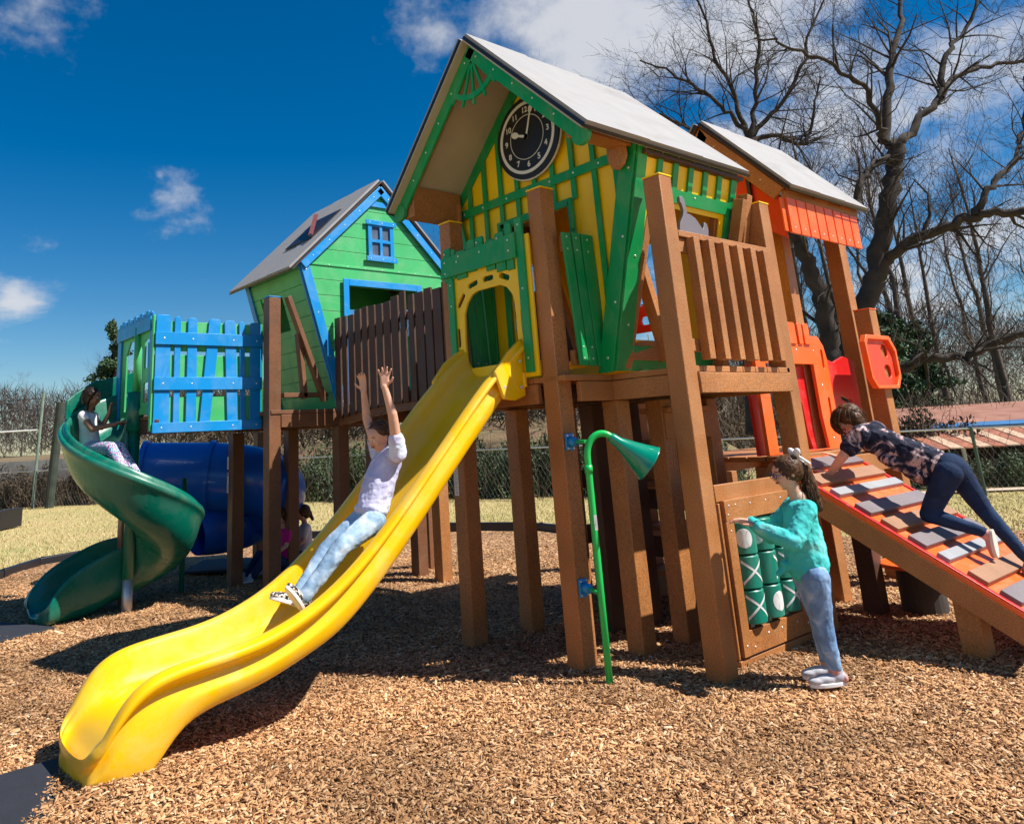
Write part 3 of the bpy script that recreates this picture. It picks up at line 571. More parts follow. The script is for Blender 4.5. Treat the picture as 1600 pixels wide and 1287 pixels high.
a3=MB().poly([(-.343,.06),(.343,.06),(.343,.20),(-.343,.20)],(TF[0]+TF[3]*.002,*TF[1:]),.028).build('frame_board',LUM,tt,bevel=.006)
screws([(-.3,.1),(-.12,.15),(.05,.15),(.25,.15)],TF,.030,a3,.008)
MB().poly([(-.47,-.02),(.47,-.02),(.47,.045),(-.47,.045)],(TF[0]-TF[3]*.03,*TF[1:]),.05).build('kick_board',LUM,tt,bevel=.004)
CR_=.098; CH_=.198
def cyl_patch(mb,cx,cy,zc,pts,rad):   # strip given by centreline (angle,z) and half-width
    n=len(pts); vs=[]
    for (a,z,w) in pts:
        for q in(-1,1):
            ang=a; vs.append((cx+rad*math.sin(ang+q*w*.0/rad),cy-rad*math.cos(ang),zc+z+q*w))
    mb.add(vs,[(2*i,2*i+1,2*i+3,2*i+2) for i in range(n-1)])
def mark(o,kind,cx,cy,zc,rot):
    mb=MB(); rad=CR_+.0012
    if kind=='X':
        for s in(-1,1): cyl_patch(mb,cx,cy,zc,[(rot-.85+1.7*i/12,s*(-.068+.136*i/12)+.006*math.sin(PI*i/12),.009) for i in range(13)],rad+(.0004 if s>0 else 0))
    else:
        for i in range(12):
            y0=-.062+.124*i/12;y1=-.062+.124*(i+1)/12
            w0=math.sqrt(max(0,.062**2-y0*y0))*.9/rad;w1=math.sqrt(max(0,.062**2-y1*y1))*.9/rad; k=8
            vs=[(cx+rad*math.sin(rot-w0+2*w0*j/k),cy-rad*math.cos(rot-w0+2*w0*j/k),zc+y0) for j in range(k+1)]+[(cx+rad*math.sin(rot-w1+2*w1*j/k),cy-rad*math.cos(rot-w1+2*w1*j/k),zc+y1) for j in range(k+1)]
            mb.add(vs,[(j,j+1,k+2+j,k+1+j) for j in range(k)])
    m=mb.build('painted_mark',WHT,o,smooth=True)
    if kind=='O':
        m2=MB()
        for s in(-1,1): cyl_patch(m2,cx,cy,zc,[(rot+s*(.28-.20*math.cos(PI*(i/10-.5))),-.05+.1*i/10,.0016) for i in range(11)],rad+.001)
        m2.build('seam_line',GRY,m)
marks={(0,0):('O',-.75),(0,1):('X',-.35),(0,2):('X',-.35),(1,0):('O',-1.2),(1,1):('X',.75),(1,2):('O',-.1),(2,0):('X',.3),(2,1):('X',-.15),(2,2):('X',-.15)}
for c in range(3):
    for r in range(3):
        cx=4.925+c*.218; zc=.745-r*.208; cy=3.055
        pr=[(.0,-CH_/2),(CR_-.006,-CH_/2),(CR_,-CH_/2+.006),(CR_,CH_/2-.006),(CR_-.006,CH_/2),(0,CH_/2)]
        mb=MB(); n=28; vs=[];fs=[]
        for (rr,zz_) in pr: vs+=[(cx+rr*math.cos(2*PI*i/n),cy+rr*math.sin(2*PI*i/n),zc+zz_) for i in range(n)]
        for a in range(len(pr)-1): fs+=[(a*n+i,a*n+(i+1)%n,(a+1)*n+(i+1)%n,(a+1)*n+i) for i in range(n)]
        mb.add(vs,fs); o=mb.build('turning_cylinder',mat('cylinder_green',(.0,.20,.14),.35,.06,3,dust=.2,dcol=(.3,.35,.3)),tt,smooth=True); o.data.set_sharp_from_angle(angle=R_(30))
        mark(o,marks[(c,r)][0],cx,cy,zc,marks[(c,r)][1])
    MB().tube([(4.925+c*.218,3.055,.19),(4.925+c*.218,3.055,.87)],.012,8).build('axle',STL,tt)
# ================================================================= talk tube
tk=thing('talk_tube','bright green speaking pipe with a teal funnel bolted to the front post','talk tube',(3.92,3.43,0))
dr=Vector((.775,-.632,0)); b0=Vector((3.915,3.43,0))
pth=[b0+Vector((0,0,-.05)),b0+Vector((0,0,.6)),b0+Vector((0,0,1.30))]
c=b0+dr*.105+Vector((0,0,1.32))
for k in range(13):
    a=PI-k*R_(132)/12; pth.append(c+dr*math.cos(a)*.105+Vector((0,0,math.sin(a)*.14)))
MB().tube(pth,.0215,16).build('pipe',PGR,tk,smooth=True)
MB().tube([b0+Vector((0,0,1.22)),b0+Vector((0,0,1.27))],.026,16).build('pipe_collar',PGR,tk,smooth=True)
e=pth[-1]; d=(pth[-1]-pth[-2]).normalized(); d=(d*.75+dr*.35+Vector((0,0,-.15))).normalized()
cone=MB(); rr=[(-.02,.028),(0,.034),(.04,.036),(.12,.062),(.20,.092),(.262,.118),(.268,.124),(.272,.122),(.268,.112),(.20,.086),(.12,.056),(.05,.03)]
vs=[];fs=[];n=28; pu=Vector((0,0,1)).cross(d).normalized(); w=d.cross(pu)
for t,r in rr: vs+=[e+d*t+(pu*math.cos(2*PI*i/n)+w*math.sin(2*PI*i/n))*r for i in range(n)]
for a in range(len(rr)-1): fs+=[(a*n+i,a*n+(i+1)%n,(a+1)*n+(i+1)%n,(a+1)*n+i) for i in range(n)]
cone.add(vs,fs); cone.build('funnel',mat('funnel_teal',(.0,.23,.15),.22,.06,3,coat=.4),tk,smooth=True)
for z in(.505,1.415):
    bk=MB().span(3.975,4.05,3.652,3.668,z-.055,z+.055).build('wall_bracket',PBL,tk,bevel=.004)
    MB().tube([(4.012,3.652,z),(4.012,3.60,z)],[.036,.028],16).build('hub',PBL,bk,smooth=True)
    for q in(-1,1):
        for q2 in(-1,1): MB().tube([(4.012+q*.027,3.652,z+q2*.042),(4.012+q*.027,3.646,z+q2*.042)],.006,8).build('bolt',SCREW,bk)
    MB().tube([(4.012,3.60,z),(3.915,3.43,z)],.013,10).build('arm',PGR,bk)
sticker((3.895,3.408,.88),X*.775+Y*-.632,Z,.018,.09,tk,False)
# ================================================================= green house and its platform
gp=thing('house_platform','dark brown timber posts and deck under the green house','play platform',(5.0,8.2,0))
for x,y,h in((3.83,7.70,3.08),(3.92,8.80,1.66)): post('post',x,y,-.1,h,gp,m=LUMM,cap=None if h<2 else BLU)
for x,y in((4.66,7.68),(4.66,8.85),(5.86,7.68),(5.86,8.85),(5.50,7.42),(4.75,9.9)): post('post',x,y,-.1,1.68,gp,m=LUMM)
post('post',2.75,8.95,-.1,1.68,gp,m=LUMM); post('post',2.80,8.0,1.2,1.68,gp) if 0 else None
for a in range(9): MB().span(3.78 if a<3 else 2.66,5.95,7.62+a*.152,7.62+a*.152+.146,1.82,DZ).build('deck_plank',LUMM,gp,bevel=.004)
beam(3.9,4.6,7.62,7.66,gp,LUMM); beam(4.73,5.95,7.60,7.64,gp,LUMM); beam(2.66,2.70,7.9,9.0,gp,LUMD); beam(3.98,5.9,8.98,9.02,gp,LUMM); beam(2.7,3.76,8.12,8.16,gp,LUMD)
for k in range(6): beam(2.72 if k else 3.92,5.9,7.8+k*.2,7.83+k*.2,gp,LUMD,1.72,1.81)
for a,b in(((4.0,7.66,3.1),(4.45,7.66,1.95)),((4.15,7.70,2.7),(4.22,7.70,1.98)),((3.95,7.7,2.02),(4.5,7.7,2.02))):
    MB().bar(a,b,.05,.09,(0,1,0)).build('brace',LUMM,gp,bevel=.004)
sticker((3.843,8.87,1.0),-Y,Z,.045,.22,gp); sticker((3.843,8.87,1.26),-Y,Z,.045,.14,gp,False)
gh=thing('green_house','light green boarded playhouse with blue trim and a four-pane window','playhouse',(5.25,8.2,1.86))
G=frame((5.25,7.60,0),X,Z); gwb,gwt,gz0,gz1,gza=.64,1.13,1.87,3.50,4.62; GD=1.42
gout=[(-gwb,gz0),(gwb,gz0),(gwt,gz1),(0,gza-.02),(-gwt,gz1)]
dh=[(-.50,1.95),(.50,1.95),(.50,3.27),(-.50,3.27)]
panel('front_wall',gout,[dh],(G[0]-G[3]*.03,*G[1:]),.012,mat('house_backing',(.03,.25,.06),.5,.05),gh)
# clapboards: one board per course, cut to the leaning outline
def xlim(z):
    if z<=gz1: t=(z-gz0)/(gz1-gz0); return gwb+(gwt-gwb)*t
    return gwt*(gza-z)/(gza-gz1)
zc=gz0; k=0; rows=[gz0+i*.182 for i in range(16)]
for i,z in enumerate(rows):
    z2=min(z+.177,gza-.03)
    if z>=z2: break
    L0,L1=xlim(z),xlim(z2)
    brk=[(z,L0)]+([(gz1,gwt)] if z<gz1<z2 else [])+[(z2,max(L1,.005))]
    if z2<3.27 or z<3.2 :
        zt=min(z2,9)
        for s in(-1,1):
            inner=.50
            pts=[(s*inner,z),(s*L0,z)]+[(s*b,a) for a,b in brk[1:]]+[(s*inner,z2)]
            MB().poly(pts,(G[0]-G[3]*.016,*G[1:]),.014).build('clapboard',LGR,gh,bevel=.003)
    else:
        pts=[(-L0,z),(L0,z)]+[(b,a) for a,b in brk[1:]]+[(-b,a) for a,b in brk[1:][::-1]]
        MB().poly(pts,(G[0]-G[3]*.016,*G[1:]),.014).build('clapboard',LGR,gh,bevel=.003)
MB().poly([(-gwt+.02,gz1-.012),(gwt-.02,gz1-.012),(gwt-.02,gz1+.012),(-gwt+.02,gz1+.012)],(G[0]-G[3]*.001,*G[1:]),.010).build('joint_strip',LGR,gh,bevel=.002)
js=bpy.data.objects['joint_strip']; screws([(-1.0+k*.25,gz1) for k in range(9)],G,.009,js,.008)
for s in(-1,1):
    c_=MB().poly([(s*(gwb-.11),gz0-.01),(s*(gwb+.005),gz0-.01),(s*(gwt+.005),gz1),(s*(gwt-.11),gz1)],(G[0]+G[3]*.001,*G[1:]),.02).build('corner_board',BLU,gh,bevel=.003)
    screws([(s*(gwb-.05+(gwt-gwb)*t),gz0+(gz1-gz0)*t) for t in(.04,.35,.65,.95)],G,.021,c_,.009)
    a=Vector((0,gza-.03));b=Vector((s*(gwt+.01),gz1)); d=(b-a).normalized(); nn=Vector((s*-d.y,s*d.x)); nn=nn if nn.y<0 else -nn
    r_=MB().poly([a+d*.02,b,b+nn*.10,a+d*.02+nn*.10],(G[0]+G[3]*.024,*G[1:]),.02).build('rake_board',BLU,gh,bevel=.003)
    screws([tuple(a+d*(.2+k*.3)+nn*.05) for k in range(5)],G,.044,r_,.009)
MB().poly([(-.22,4.30),(.22,4.30),(.14,4.37),(-.14,4.37)],(G[0]+G[3]*.001,*G[1:]),.02).build('collar_board',BLU,gh,bevel=.003)
MB().poly([(-.575,1.88),(-.50,1.88),(-.50,3.35),(-.575,3.35)],(G[0]+G[3]*.023,*G[1:]),.018).build('door_trim',BLU,gh,bevel=.003)
MB().poly([(.50,1.88),(.575,1.88),(.575,3.35),(.50,3.35)],(G[0]+G[3]*.023,*G[1:]),.018).build('door_trim',BLU,gh,bevel=.003)
MB().poly([(-.498,3.27),(.498,3.27),(.498,3.35),(-.498,3.35)],(G[0]+G[3]*.023,*G[1:]),.018).build('door_trim',BLU,gh,bevel=.003)
wf=panel('window_frame',[(-.20,3.62),(.18,3.62),(.18,4.10),(-.20,4.10)],[rrect(-.145,-.03,3.68,3.84,.004),rrect(.01,.125,3.68,3.84,.004),rrect(-.145,-.03,3.88,4.04,.004),rrect(.01,.125,3.88,4.04,.004)],(G[0]+G[3]*.001,*G[1:]),.026,BLU,gh,bevel=.003)
for xx in((-.145,-.03),(.01,.125)):
    for zz_ in((3.68,3.84),(3.88,4.04)): MB().poly([(xx[0],zz_[0]),(xx[1],zz_[0]),(xx[1],zz_[1]),(xx[0],zz_[1])],(G[0]+G[3]*.0003,*G[1:]),.004).build('pane',mat('window_pane',(.10,.12,.16),.12,.3,8),wf)
a1=MB().poly([(-.235,4.06),(.215,4.06),(.215,4.12),(-.235,4.12)],(G[0]+G[3]*.028,*G[1:]),.014).build('window_head',BLU,wf,bevel=.003)
a2=MB().poly([(-.235,3.60),(.215,3.60),(.215,3.66),(-.235,3.66)],(G[0]+G[3]*.028,*G[1:]),.014).build('window_sill',BLU,wf,bevel=.003)
screws([(-.18,4.09),(0,4.09),(.17,4.09)],G,.042,a1,.008); screws([(-.18,3.63),(0,3.63),(.17,3.63)],G,.042,a2,.008)
GDK=LGR
GH_=(Vector((gwt,gz1))-Vector((gwb,gz0))).length
for s in(1,-1):
    o=P3(G,s*gwb,gz0); up=(P3(G,s*gwt,gz1)-o).normalized(); ax=-G[3]; n=ax.cross(up)
    if n.dot(G[1]*s)<0: n=-n
    fr=(o,ax,up,n)
    sw=panel('side_wall',[(0,0),(GD,0),(GD,GH_),(0,GH_)],[[(.60,GH_-.72),(1.15,GH_-.72),(1.15,GH_-.30),(.60,GH_-.30)]],(fr[0]-fr[3]*.03,*fr[1:]),.02,GDK,gh)
    for k in range(9):
        y0=k*.182; y1=min(y0+.177,GH_)
        segs=[(0,GD)] if (y1<GH_-.72 or y0>GH_-.30) else [(0,.60),(1.15,GD)]
        for x0,x1 in segs: MB().poly([(x0,y0),(x1,y0),(x1,y1),(x0,y1)],(fr[0]-fr[3]*.008,*fr[1:]),.012).build('clapboard',LGR,gh,bevel=.003)
    MB().poly([(GD-.10,-.01),(GD,-.01),(GD,GH_),(GD-.10,GH_)],(fr[0]+fr[3]*.006,*fr[1:]),.02).build('corner_board',BLU,gh,bevel=.003)
    MB().poly([(0,-.01),(.022,-.01),(.022,GH_),(0,GH_)],(fr[0]+fr[3]*.006,*fr[1:]),.02).build('corner_edge',BLU,gh,bevel=.003)
panel('back_wall',gout,[dh],(G[0]-G[3]*GD,*G[1:]),.02,LGR,gh)
roof_slabs(gh,G,0,gza+.0,1.24,3.40,.055,1.60,ROOF,LUMD,t=.02)
# open skylight on the left slope
sA=Vector((0,gza));sB=Vector((-1.24,3.40)); sd=(sB-sA).normalized(); sn=Vector((sd.y,-sd.x)); sn=sn if sn.y>0 else -sn
def rp(u,t,h): # u along eave direction (depth), t down slope
    q=sA+sd*t+sn*(.06+h); return P3(G,q.x,q.y,-u)
sk=MB(); 
q=[rp(.20,.55,.0),rp(.85,.55,.0),rp(.85,1.15,.0),rp(.20,1.15,.0)]; q2=[rp(.20,.55,.012),rp(.85,.55,.012),rp(.85,1.15,.012),rp(.20,1.15,.012)]
sk.add(q+q2,[(0,1,2,3),(4,5,6,7),(0,1,5,4),(1,2,6,5),(2,3,7,6),(3,0,4,7)]); sko=sk.build('skylight',BLK,gh)
sp=MB(); sp.bar(rp(.26,1.10,.02),rp(.62,.62,.10),.05,.02,(0,0,1)); sp.build('skylight_bar',mat('maroon_trim',(.16,.05,.05),.5),sko)
sp=MB(); sp.bar(rp(.20,1.15,.02),rp(.9,.5,.03),.03,.03,(0,0,1)); sp.build('skylight_frame',BLK,sko)
# ================================================================= bridge between the houses
bg_=thing('slatted_bridge','dark brown slatted bridge between the two houses, shade put into the slat colour','bridge',(5,6.2,1.8))
for s,x in((-1,4.56),(1,5.66)):
    nsl=19
    for k in range(nsl):
        y=4.98+k*(7.52-4.98)/(nsl-1); arch_=.10*math.sin(PI*(y-4.9)/2.7); h=2.86+arch_*.6+.03*rnd.uniform(-1,1); w=rnd.choice([.09,.115,.10,.125])
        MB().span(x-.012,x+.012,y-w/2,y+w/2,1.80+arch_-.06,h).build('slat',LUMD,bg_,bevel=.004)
    for a in range(6):
        ya=4.85+a*.455; yb=ya+.455; za_=.10*math.sin(PI*(ya-4.9)/2.7); zb_=.10*math.sin(PI*(yb-4.9)/2.7)
        if a in(0,5) or True: MB().bar((x+.04,ya,1.74+max(0,za_)),(x+.04,yb,1.74+max(0,zb_)),.04,.15).build('bridge_beam',LUMM,bg_,bevel=.004)
        MB().bar((x+.035,ya,2.64+za_*.6),(x+.035,yb,2.64+zb_*.6),.035,.08).build('handrail',LUMM,bg_,bevel=.004)
for k in range(18):
    y=4.87+k*.152; MB().span(4.62,5.62,y,y+.144,1.82+max(0,.10*math.sin(PI*(y-4.9)/2.7)),1.86+max(0,.10*math.sin(PI*(y-4.9)/2.7))).build('bridge_plank',LUMD,bg_,bevel=.004)
for x,y,h in((5.50,7.0,1.70),(4.62,6.25,1.68)): 
    if y>6.5: post('post',x,y,-.1,h,bg_)
gpl=MB().tube([(5.95,6.95,0),(5.95,6.95,1.9)],.022,10).build('green_pole',PGR); tag(gpl,'thin green pole standing behind the middle of the yellow slide','pole')
# ================================================================= blue picket balcony
bb=thing('blue_picket_barrier','blue crooked picket wall on light green backing boards','barrier',(3.2,7.95,1.86))
B=frame((2.64,7.93,0),X,Z)   # x 0..1.17
bx=[(0,.15,.16,0,2.87),(.19,.255,.265,.20,2.86),(.33,.43,.44,.33,2.85),(.56,.69,.58,.47,2.85),(.73,.86,.90,.78,2.84),(.90,.965,.985,.93,2.835),(1.03,1.16,1.16,1.03,2.83)]
for i,(t0,t1,b1,b0_,h) in enumerate(bx):
    MB().poly([(b0_,1.70),(b1,1.70),(t1,h-.02),(t1-.02,h),(t0+.02,h),(t0,h-.02)],(B[0]+B[3]*.001,*B[1:]),.02).build('picket',BLU,bb,bevel=.004)
for z,h in((1.68,.10),(2.10,.13),(2.56,.13)):
    o=MB().poly([(-.01,z),(1.165,z),(1.165,z+h),(-.01,z+h)],(B[0]+B[3]*.022,*B[1:]),.02).build('cross_board',BLU,bb,bevel=.004)
    screws([(.08,z+h/2),(.38,z+h/2),(.83,z+h/2),(1.10,z+h/2)],B,.042,o,.010)
for z,h,x0,x1 in((1.70,.34,.0,1.16),(2.10,.36,.0,1.16),(2.50,.31,.0,1.16)):
    MB().poly([(x0,z),(x1,z),(x1,z+h),(x0,z+h)],(B[0]-B[3]*.024,*B[1:]),.02).build('backing_board',LGR,bb,bevel=.003)
MB().poly([(1.15,1.70),(1.19,1.70),(1.19,2.82),(1.15,2.82)],(B[0]-B[3]*.05,*B[1:]),.05).build('end_board',GRN,bb,bevel=.003)
MB().poly([(-.03,1.70),(-.012,1.70),(-.012,2.86),(-.03,2.86)],(B[0]-B[3]*.03,*B[1:]),.05).build('end_board',LGR,bb,bevel=.003)
# hood panel where the spiral slide starts (faces -x)
hp=thing('slide_hood_panel','blue and light green hooded frame at the top of the spiral slide','entry panel',(2.66,8.5,1.86))
HF=frame((2.64,8.5,0),-Y,Z)
panel('hood_panel',[(-.55,1.88),(.50,1.88),(.50,2.88),(-.55,2.88)],[[(-.36,1.94),(.18,1.94),(.18,2.55),(.05,2.68),(-.24,2.68),(-.36,2.55)],rrect(.25,.40,2.35,2.65,.02),rrect(.25,.40,2.0,2.2,.02)],(HF[0]-HF[3]*.02,*HF[1:]),.02,LGR,hp,bevel=.003)
for x0,x1,z0_,z1_ in((-.62,-.50,1.86,2.84),(.46,.53,1.86,2.90),(-.60,.52,2.72,2.86)):
    MB().poly([(x0,z0_),(x1,z0_),(x1,z1_),(x0,z1_)],(HF[0]+HF[3]*(.001 if z0_<2 else .023),*HF[1:]),.02).build('trim_board',BLU,hp,bevel=.004)
for k in range(11): MB().poly([(-.60+k*.10,2.80),(-.60+k*.10+.085,2.80),(-.60+k*.10+.085,2.92+.02*(k%2)),(-.60+k*.10,2.92+.02*(k%2))],(HF[0]+HF[3]*.001,*HF[1:]),.02).build('picket',BLU,hp,bevel=.004)
MB().poly([(.28,2.30),(.38,2.30),(.35,2.62),(.27,2.62)],(HF[0]-HF[3]*.045,*HF[1:]),.02).build('picket',BLU,hp,bevel=.003)
# ================================================================= spiral slide
ss=thing('spiral_slide','dark green spiral slide winding round a pole at the left','slide',(2.63,8.43,0))
pc=Vector((2.63,8.43,0))
MB().tube([pc+Z*.30,pc+Z*1.75],.058,24).build('sleeve',SLG,ss,smooth=True)
MB().tube([pc+Z*-.1,pc+Z*.30],.052,24).build('pole',STL,ss,smooth=True)
MB().tube([pc+Z*1.72,pc+Z*2.12],[.085,.085],24).build('sleeve',SLG,ss,smooth=True)
MB().tube([pc+Z*2.12,pc+Z*2.8],.04,16).build('pole',LGR,ss,smooth=True)
def spiral():
    A=[];B_=[(75,1.86),(95,1.80),(120,1.70),(145,1.58),(175,1.44),(205,1.28),(235,1.12),(265,.96),(295,.80),(325,.66),(355,.54),(385,.44),(415,.36),(445,.30)]
    sec=[(.88,.26),(.925,.29),(.92,.335),(.895,.35),(.87,.33),(.86,.365),(.835,.40),(.80,.39),(.785,.34),(.76,.20),(.70,.07),(.58,.005),(.40,.0),(.26,.04),(.17,.14),(.125,.28),(.10,.36),(.075,.36),(.065,.28),(.07,.0),(.15,-.10),(.34,-.13),(.54,-.12),(.69,-.06),(.79,.04),(.85,.17)]
    for a,z in B_:
        ca,sa=math.cos(R_(a)),math.sin(R_(a)); A.append([pc+Vector((r*ca*.82,r*sa*.82,z-.09+h*1.08)) for r,h in sec])
    # straight run-out: heading of travel at the last angle
    a=R_(445); rad=Vector((math.cos(a),math.sin(a),0)); hd=Vector((-math.sin(a),math.cos(a),0))
    hd2=(Matrix.Rotation(R_(16),3,'Z')@hd)
    for s_,z,f in((.13,.20,1),(.28,.16,.95),(.45,.12,.85),(.60,.09,.7),(.70,.06,.45),(.75,.03,.2)):
        h_=hd.lerp(hd2,min(1,s_)); rr=Vector((h_.y,-h_.x,0))
        A.append([pc+hd*.0+h_*s_+rr*(r*.82-.03)+Vector((0,0,max(z+(h*1.08 if h>0 else h)*f,-.02) if h<0 else z+h*1.08*f)) for r,h in sec])
    # lower underside of the foot down to the mulch
    for L_ in A[-5:]:
        for i in range(19,25): L_[i].z=min(L_[i].z,-.02 if i in(20,21,22,23) else L_[i].z)
    k=len(sec); mb=MB(); vs=[p for l in A for p in l]
    fs=[(i*k+j,i*k+(j+1)%k,(i+1)*k+(j+1)%k,(i+1)*k+j) for i in range(len(A)-1) for j in range(k)]
    fs.append(tuple(range(k))); fs.append(tuple(range((len(A)-1)*k,len(A)*k)))
    return mb.add(vs,fs)
spiral().build('chute',SLG,ss,smooth=True,sub=2)
# tall back wall of the entry
ew=MB(); 
for k in range(9):
    pass
pts0=[];
for k in range(10):
    a=R_(70+k*7.5); pts0.append((pc+Vector((.74*math.cos(a),.74*math.sin(a),1.9+.0)),2.42-.026*k if k<5 else 2.30-.055*(k-5)))
vs=[];
for p,zt in pts0: vs+=[Vector((p.x,p.y,1.80)),Vector((p.x,p.y,zt)),]
for p,zt in pts0:
    q=pc+(p-pc)*1.04; vs+=[Vector((q.x,q.y,1.80)),Vector((q.x,q.y,zt))]
n=len(pts0); fs=[]
for k in range(n-1):
    fs+=[(2*k,2*k+1,2*k+3,2*k+2),(2*n+2*k,2*n+2*k+1,2*n+2*k+3,2*n+2*k+2),(2*k+1,2*n+2*k+1,2*n+2*k+3,2*k+3)]
fs+=[(0,1,2*n+1,2*n),(2*n-2,2*n-1,4*n-1,4*n-2)]
ew.add(vs,fs); ew.build('entry_wall',SLG,ss,smooth=False,bevel=.01)
MB().tube([(3.35,8.9,-.1),(3.35,8.9,1.2)],.03,12).build('support_pole',SLG,ss,smooth=True)
# ================================================================= blue tube slide
tu=thing('tube_slide','dark blue enclosed tube slide curling down behind the green house platform','tube slide',(4.3,9.3,0))
TP=[(3.25,9.95,1.22),(3.6,9.75,1.20),(4.0,9.5,1.17),(4.35,9.28,1.10),(4.60,9.25,.98),(4.72,9.5,.84),(4.62,9.78,.72),(4.35,9.85,.62),(4.05,9.75,.56),(3.80,9.72,.52)]
def cat(P,n=6):
    P=[Vector(p) for p in P]; P=[P[0]*2-P[1]]+P+[P[-1]*2-P[-2]]; out=[]
    for i in range(1,len(P)-2):
        for k in range(n):
            t=k/n; a,b,c_,d_=P[i-1:i+3]; out.append(.5*((2*b)+(-a+c_)*t+(2*a-5*b+4*c_-d_)*t*t+(-a+3*b-3*c_+d_)*t*t*t))
    return out+[P[-2]]
cp=cat(TP,5); MB().tube(cp,[.40]*(len(cp)-12)+[.40-.012*i for i in range(12)],32,cap=False).build('tube',SLB,tu,smooth=True)
for i in(0,9,18,27): MB().tube([cp[i]-(cp[i+1]-cp[i]).normalized()*.03,cp[i]+(cp[i+1]-cp[i]).normalized()*.03],.425,32,cap=False).build('joint_flange',SLB,tu,smooth=True)
MB().tube([(4.72,9.4,-.1),(4.72,9.4,.6)],.03,12).build('support_pole',STL,tu)
MB().tube([(4.05,9.15,-.1),(4.05,9.15,.9)],.03,12).build('support_pole',STL,tu)
# ================================================================= orange shelter
oh=thing('orange_shelter','orange and red open shelter with a white roof at the top of the climbing ramp','shelter',(7.2,3.8,0))
for x,y,h in((6.86,3.42,3.30),(8.02,3.42,3.30),(6.86,4.5,3.1),(8.02,4.5,3.1)): post('post',x,y,-.1,h,oh,s=.15)
post('post',7.86,3.19,-.1,2.45,oh,cap=ORG,s=.15)
for x in(6.05,): post('post',x,3.42,-.1,1.12,oh)
for k in range(8): MB().span(5.98,8.1,3.22+k*.165,3.22+k*.165+.158,1.16,1.20).build('deck_plank',LUM,oh,bevel=.004)
MB().span(5.98,8.1,3.14,3.18,1.0,1.15).build('deck_beam',LUM,oh,bevel=.004)
MB().span(5.98,8.1,4.55,4.59,1.0,1.15).build('deck_beam',LUM,oh,bevel=.004)
OF=frame((6.45,3.30,0),X,Z)
fo=panel('arch_frame',[(-.60,1.21),(.63,1.21),(.63,1.98),(.60,2.10),(.52,2.18),(-.60,2.18)],[[(-.45,1.22),(.40,1.22),(.36,1.50),(.36,1.93),(-.45,1.93)],slot((.545,1.98),.17,.035,PI/2-.03),slot((.53,1.56),.17,.035,PI/2-.03)],(OF[0]-OF[3]*.0,*OF[1:]),.03,ORG,oh,bevel=.005)
screws([(-.3,2.05),(.1,2.05),(.4,2.05),(.46,1.75),(.5,1.3)],OF,.03,fo,.010)
for x,w in((-.45,.17),(-.25,.16),(-.03,.14),(.15,.07),(.25,.10)): MB().poly([(x,2.10),(x+w,2.10),(x+w,2.27),(x+w-.015,2.285),(x+.015,2.285),(x,2.27)],(OF[0]+OF[3]*.031,*OF[1:]),.015).build('picket',ORG,oh,bevel=.003)
ri=panel('inner_arch',[(-.60,1.21),(.54,1.21),(.54,1.92),(-.60,1.92)],[[(-.45,1.22),(.27,1.22),(.22,1.35),(.20,1.60),(.02,1.80),(-.12,1.83),(-.45,1.83)],slot((.40,1.46),.16,.035,PI/2),slot((.12,1.86),.14,.03,-.6)],(OF[0]-OF[3]*.08,*OF[1:]),.03,RED,oh,bevel=.005)
RB=frame((7.4,4.42,0),X,Z)
SR=frame((7.12,3.36,0),X,Z)
panel('side_panel',[(.02,1.35),(.30,1.30),(.62,1.50),(.62,1.98),(.42,2.02),(.2,1.96),(.02,2.0)],[slot((.34,1.62),.22,.045,-.25)],SR,.03,RED,oh,bevel=.005)
# red tray-like climbing hold on the right-hand post
TR=frame((7.74,3.10,0),X,Z)
ty=panel('tray_panel',[(-.28,1.80),(-.20,1.73),(.22,1.73),(.30,1.82),(.30,2.05),(.20,2.16),(-.25,2.16),(-.30,2.10)],[rrect(.06,.20,1.99,2.11,.05),rrect(.06,.20,1.80,1.92,.05)],(TR[0]-TR[3]*.01,*TR[1:]),.02,mat('hdpe_red_orange',(.85,.045,.01),.35,.06,3,dust=.12),oh,bevel=.004)
panel('tray_rim',[(-.31,1.79),(-.22,1.70),(.24,1.70),(.33,1.81),(.33,2.07),(.22,2.19),(-.27,2.19),(-.33,2.12)],[[(-.28,1.81),(-.20,1.73),(.21,1.73),(.29,1.83),(.29,2.04),(.19,2.15),(-.25,2.15),(-.29,2.10)]],(TR[0]-TR[3]*.012,*TR[1:]),.055,ORG,oh,bevel=.006)
panel('tray_back',[(.03,1.77),(.23,1.77),(.23,2.14),(.03,2.14)],[],(TR[0]-TR[3]*.03,*TR[1:]),.012,ORG,oh)
MB().tube([(6.62,3.52,.3),(6.62,3.52,1.75)],.035,14).build('orange_pole',ORG,oh,smooth=True)
panel('rear_guard',[(-.35,1.9),(.35,1.9),(.35,2.55),(.1,2.66),(-.1,2.60),(-.35,2.66)],[rrect(-.22,.22,2.0,2.35,.03),rrect(-.1,.1,2.42,2.5,.03)],frame((6.15,4.42,0),-Y,Z),.03,RED,oh,bevel=.004)
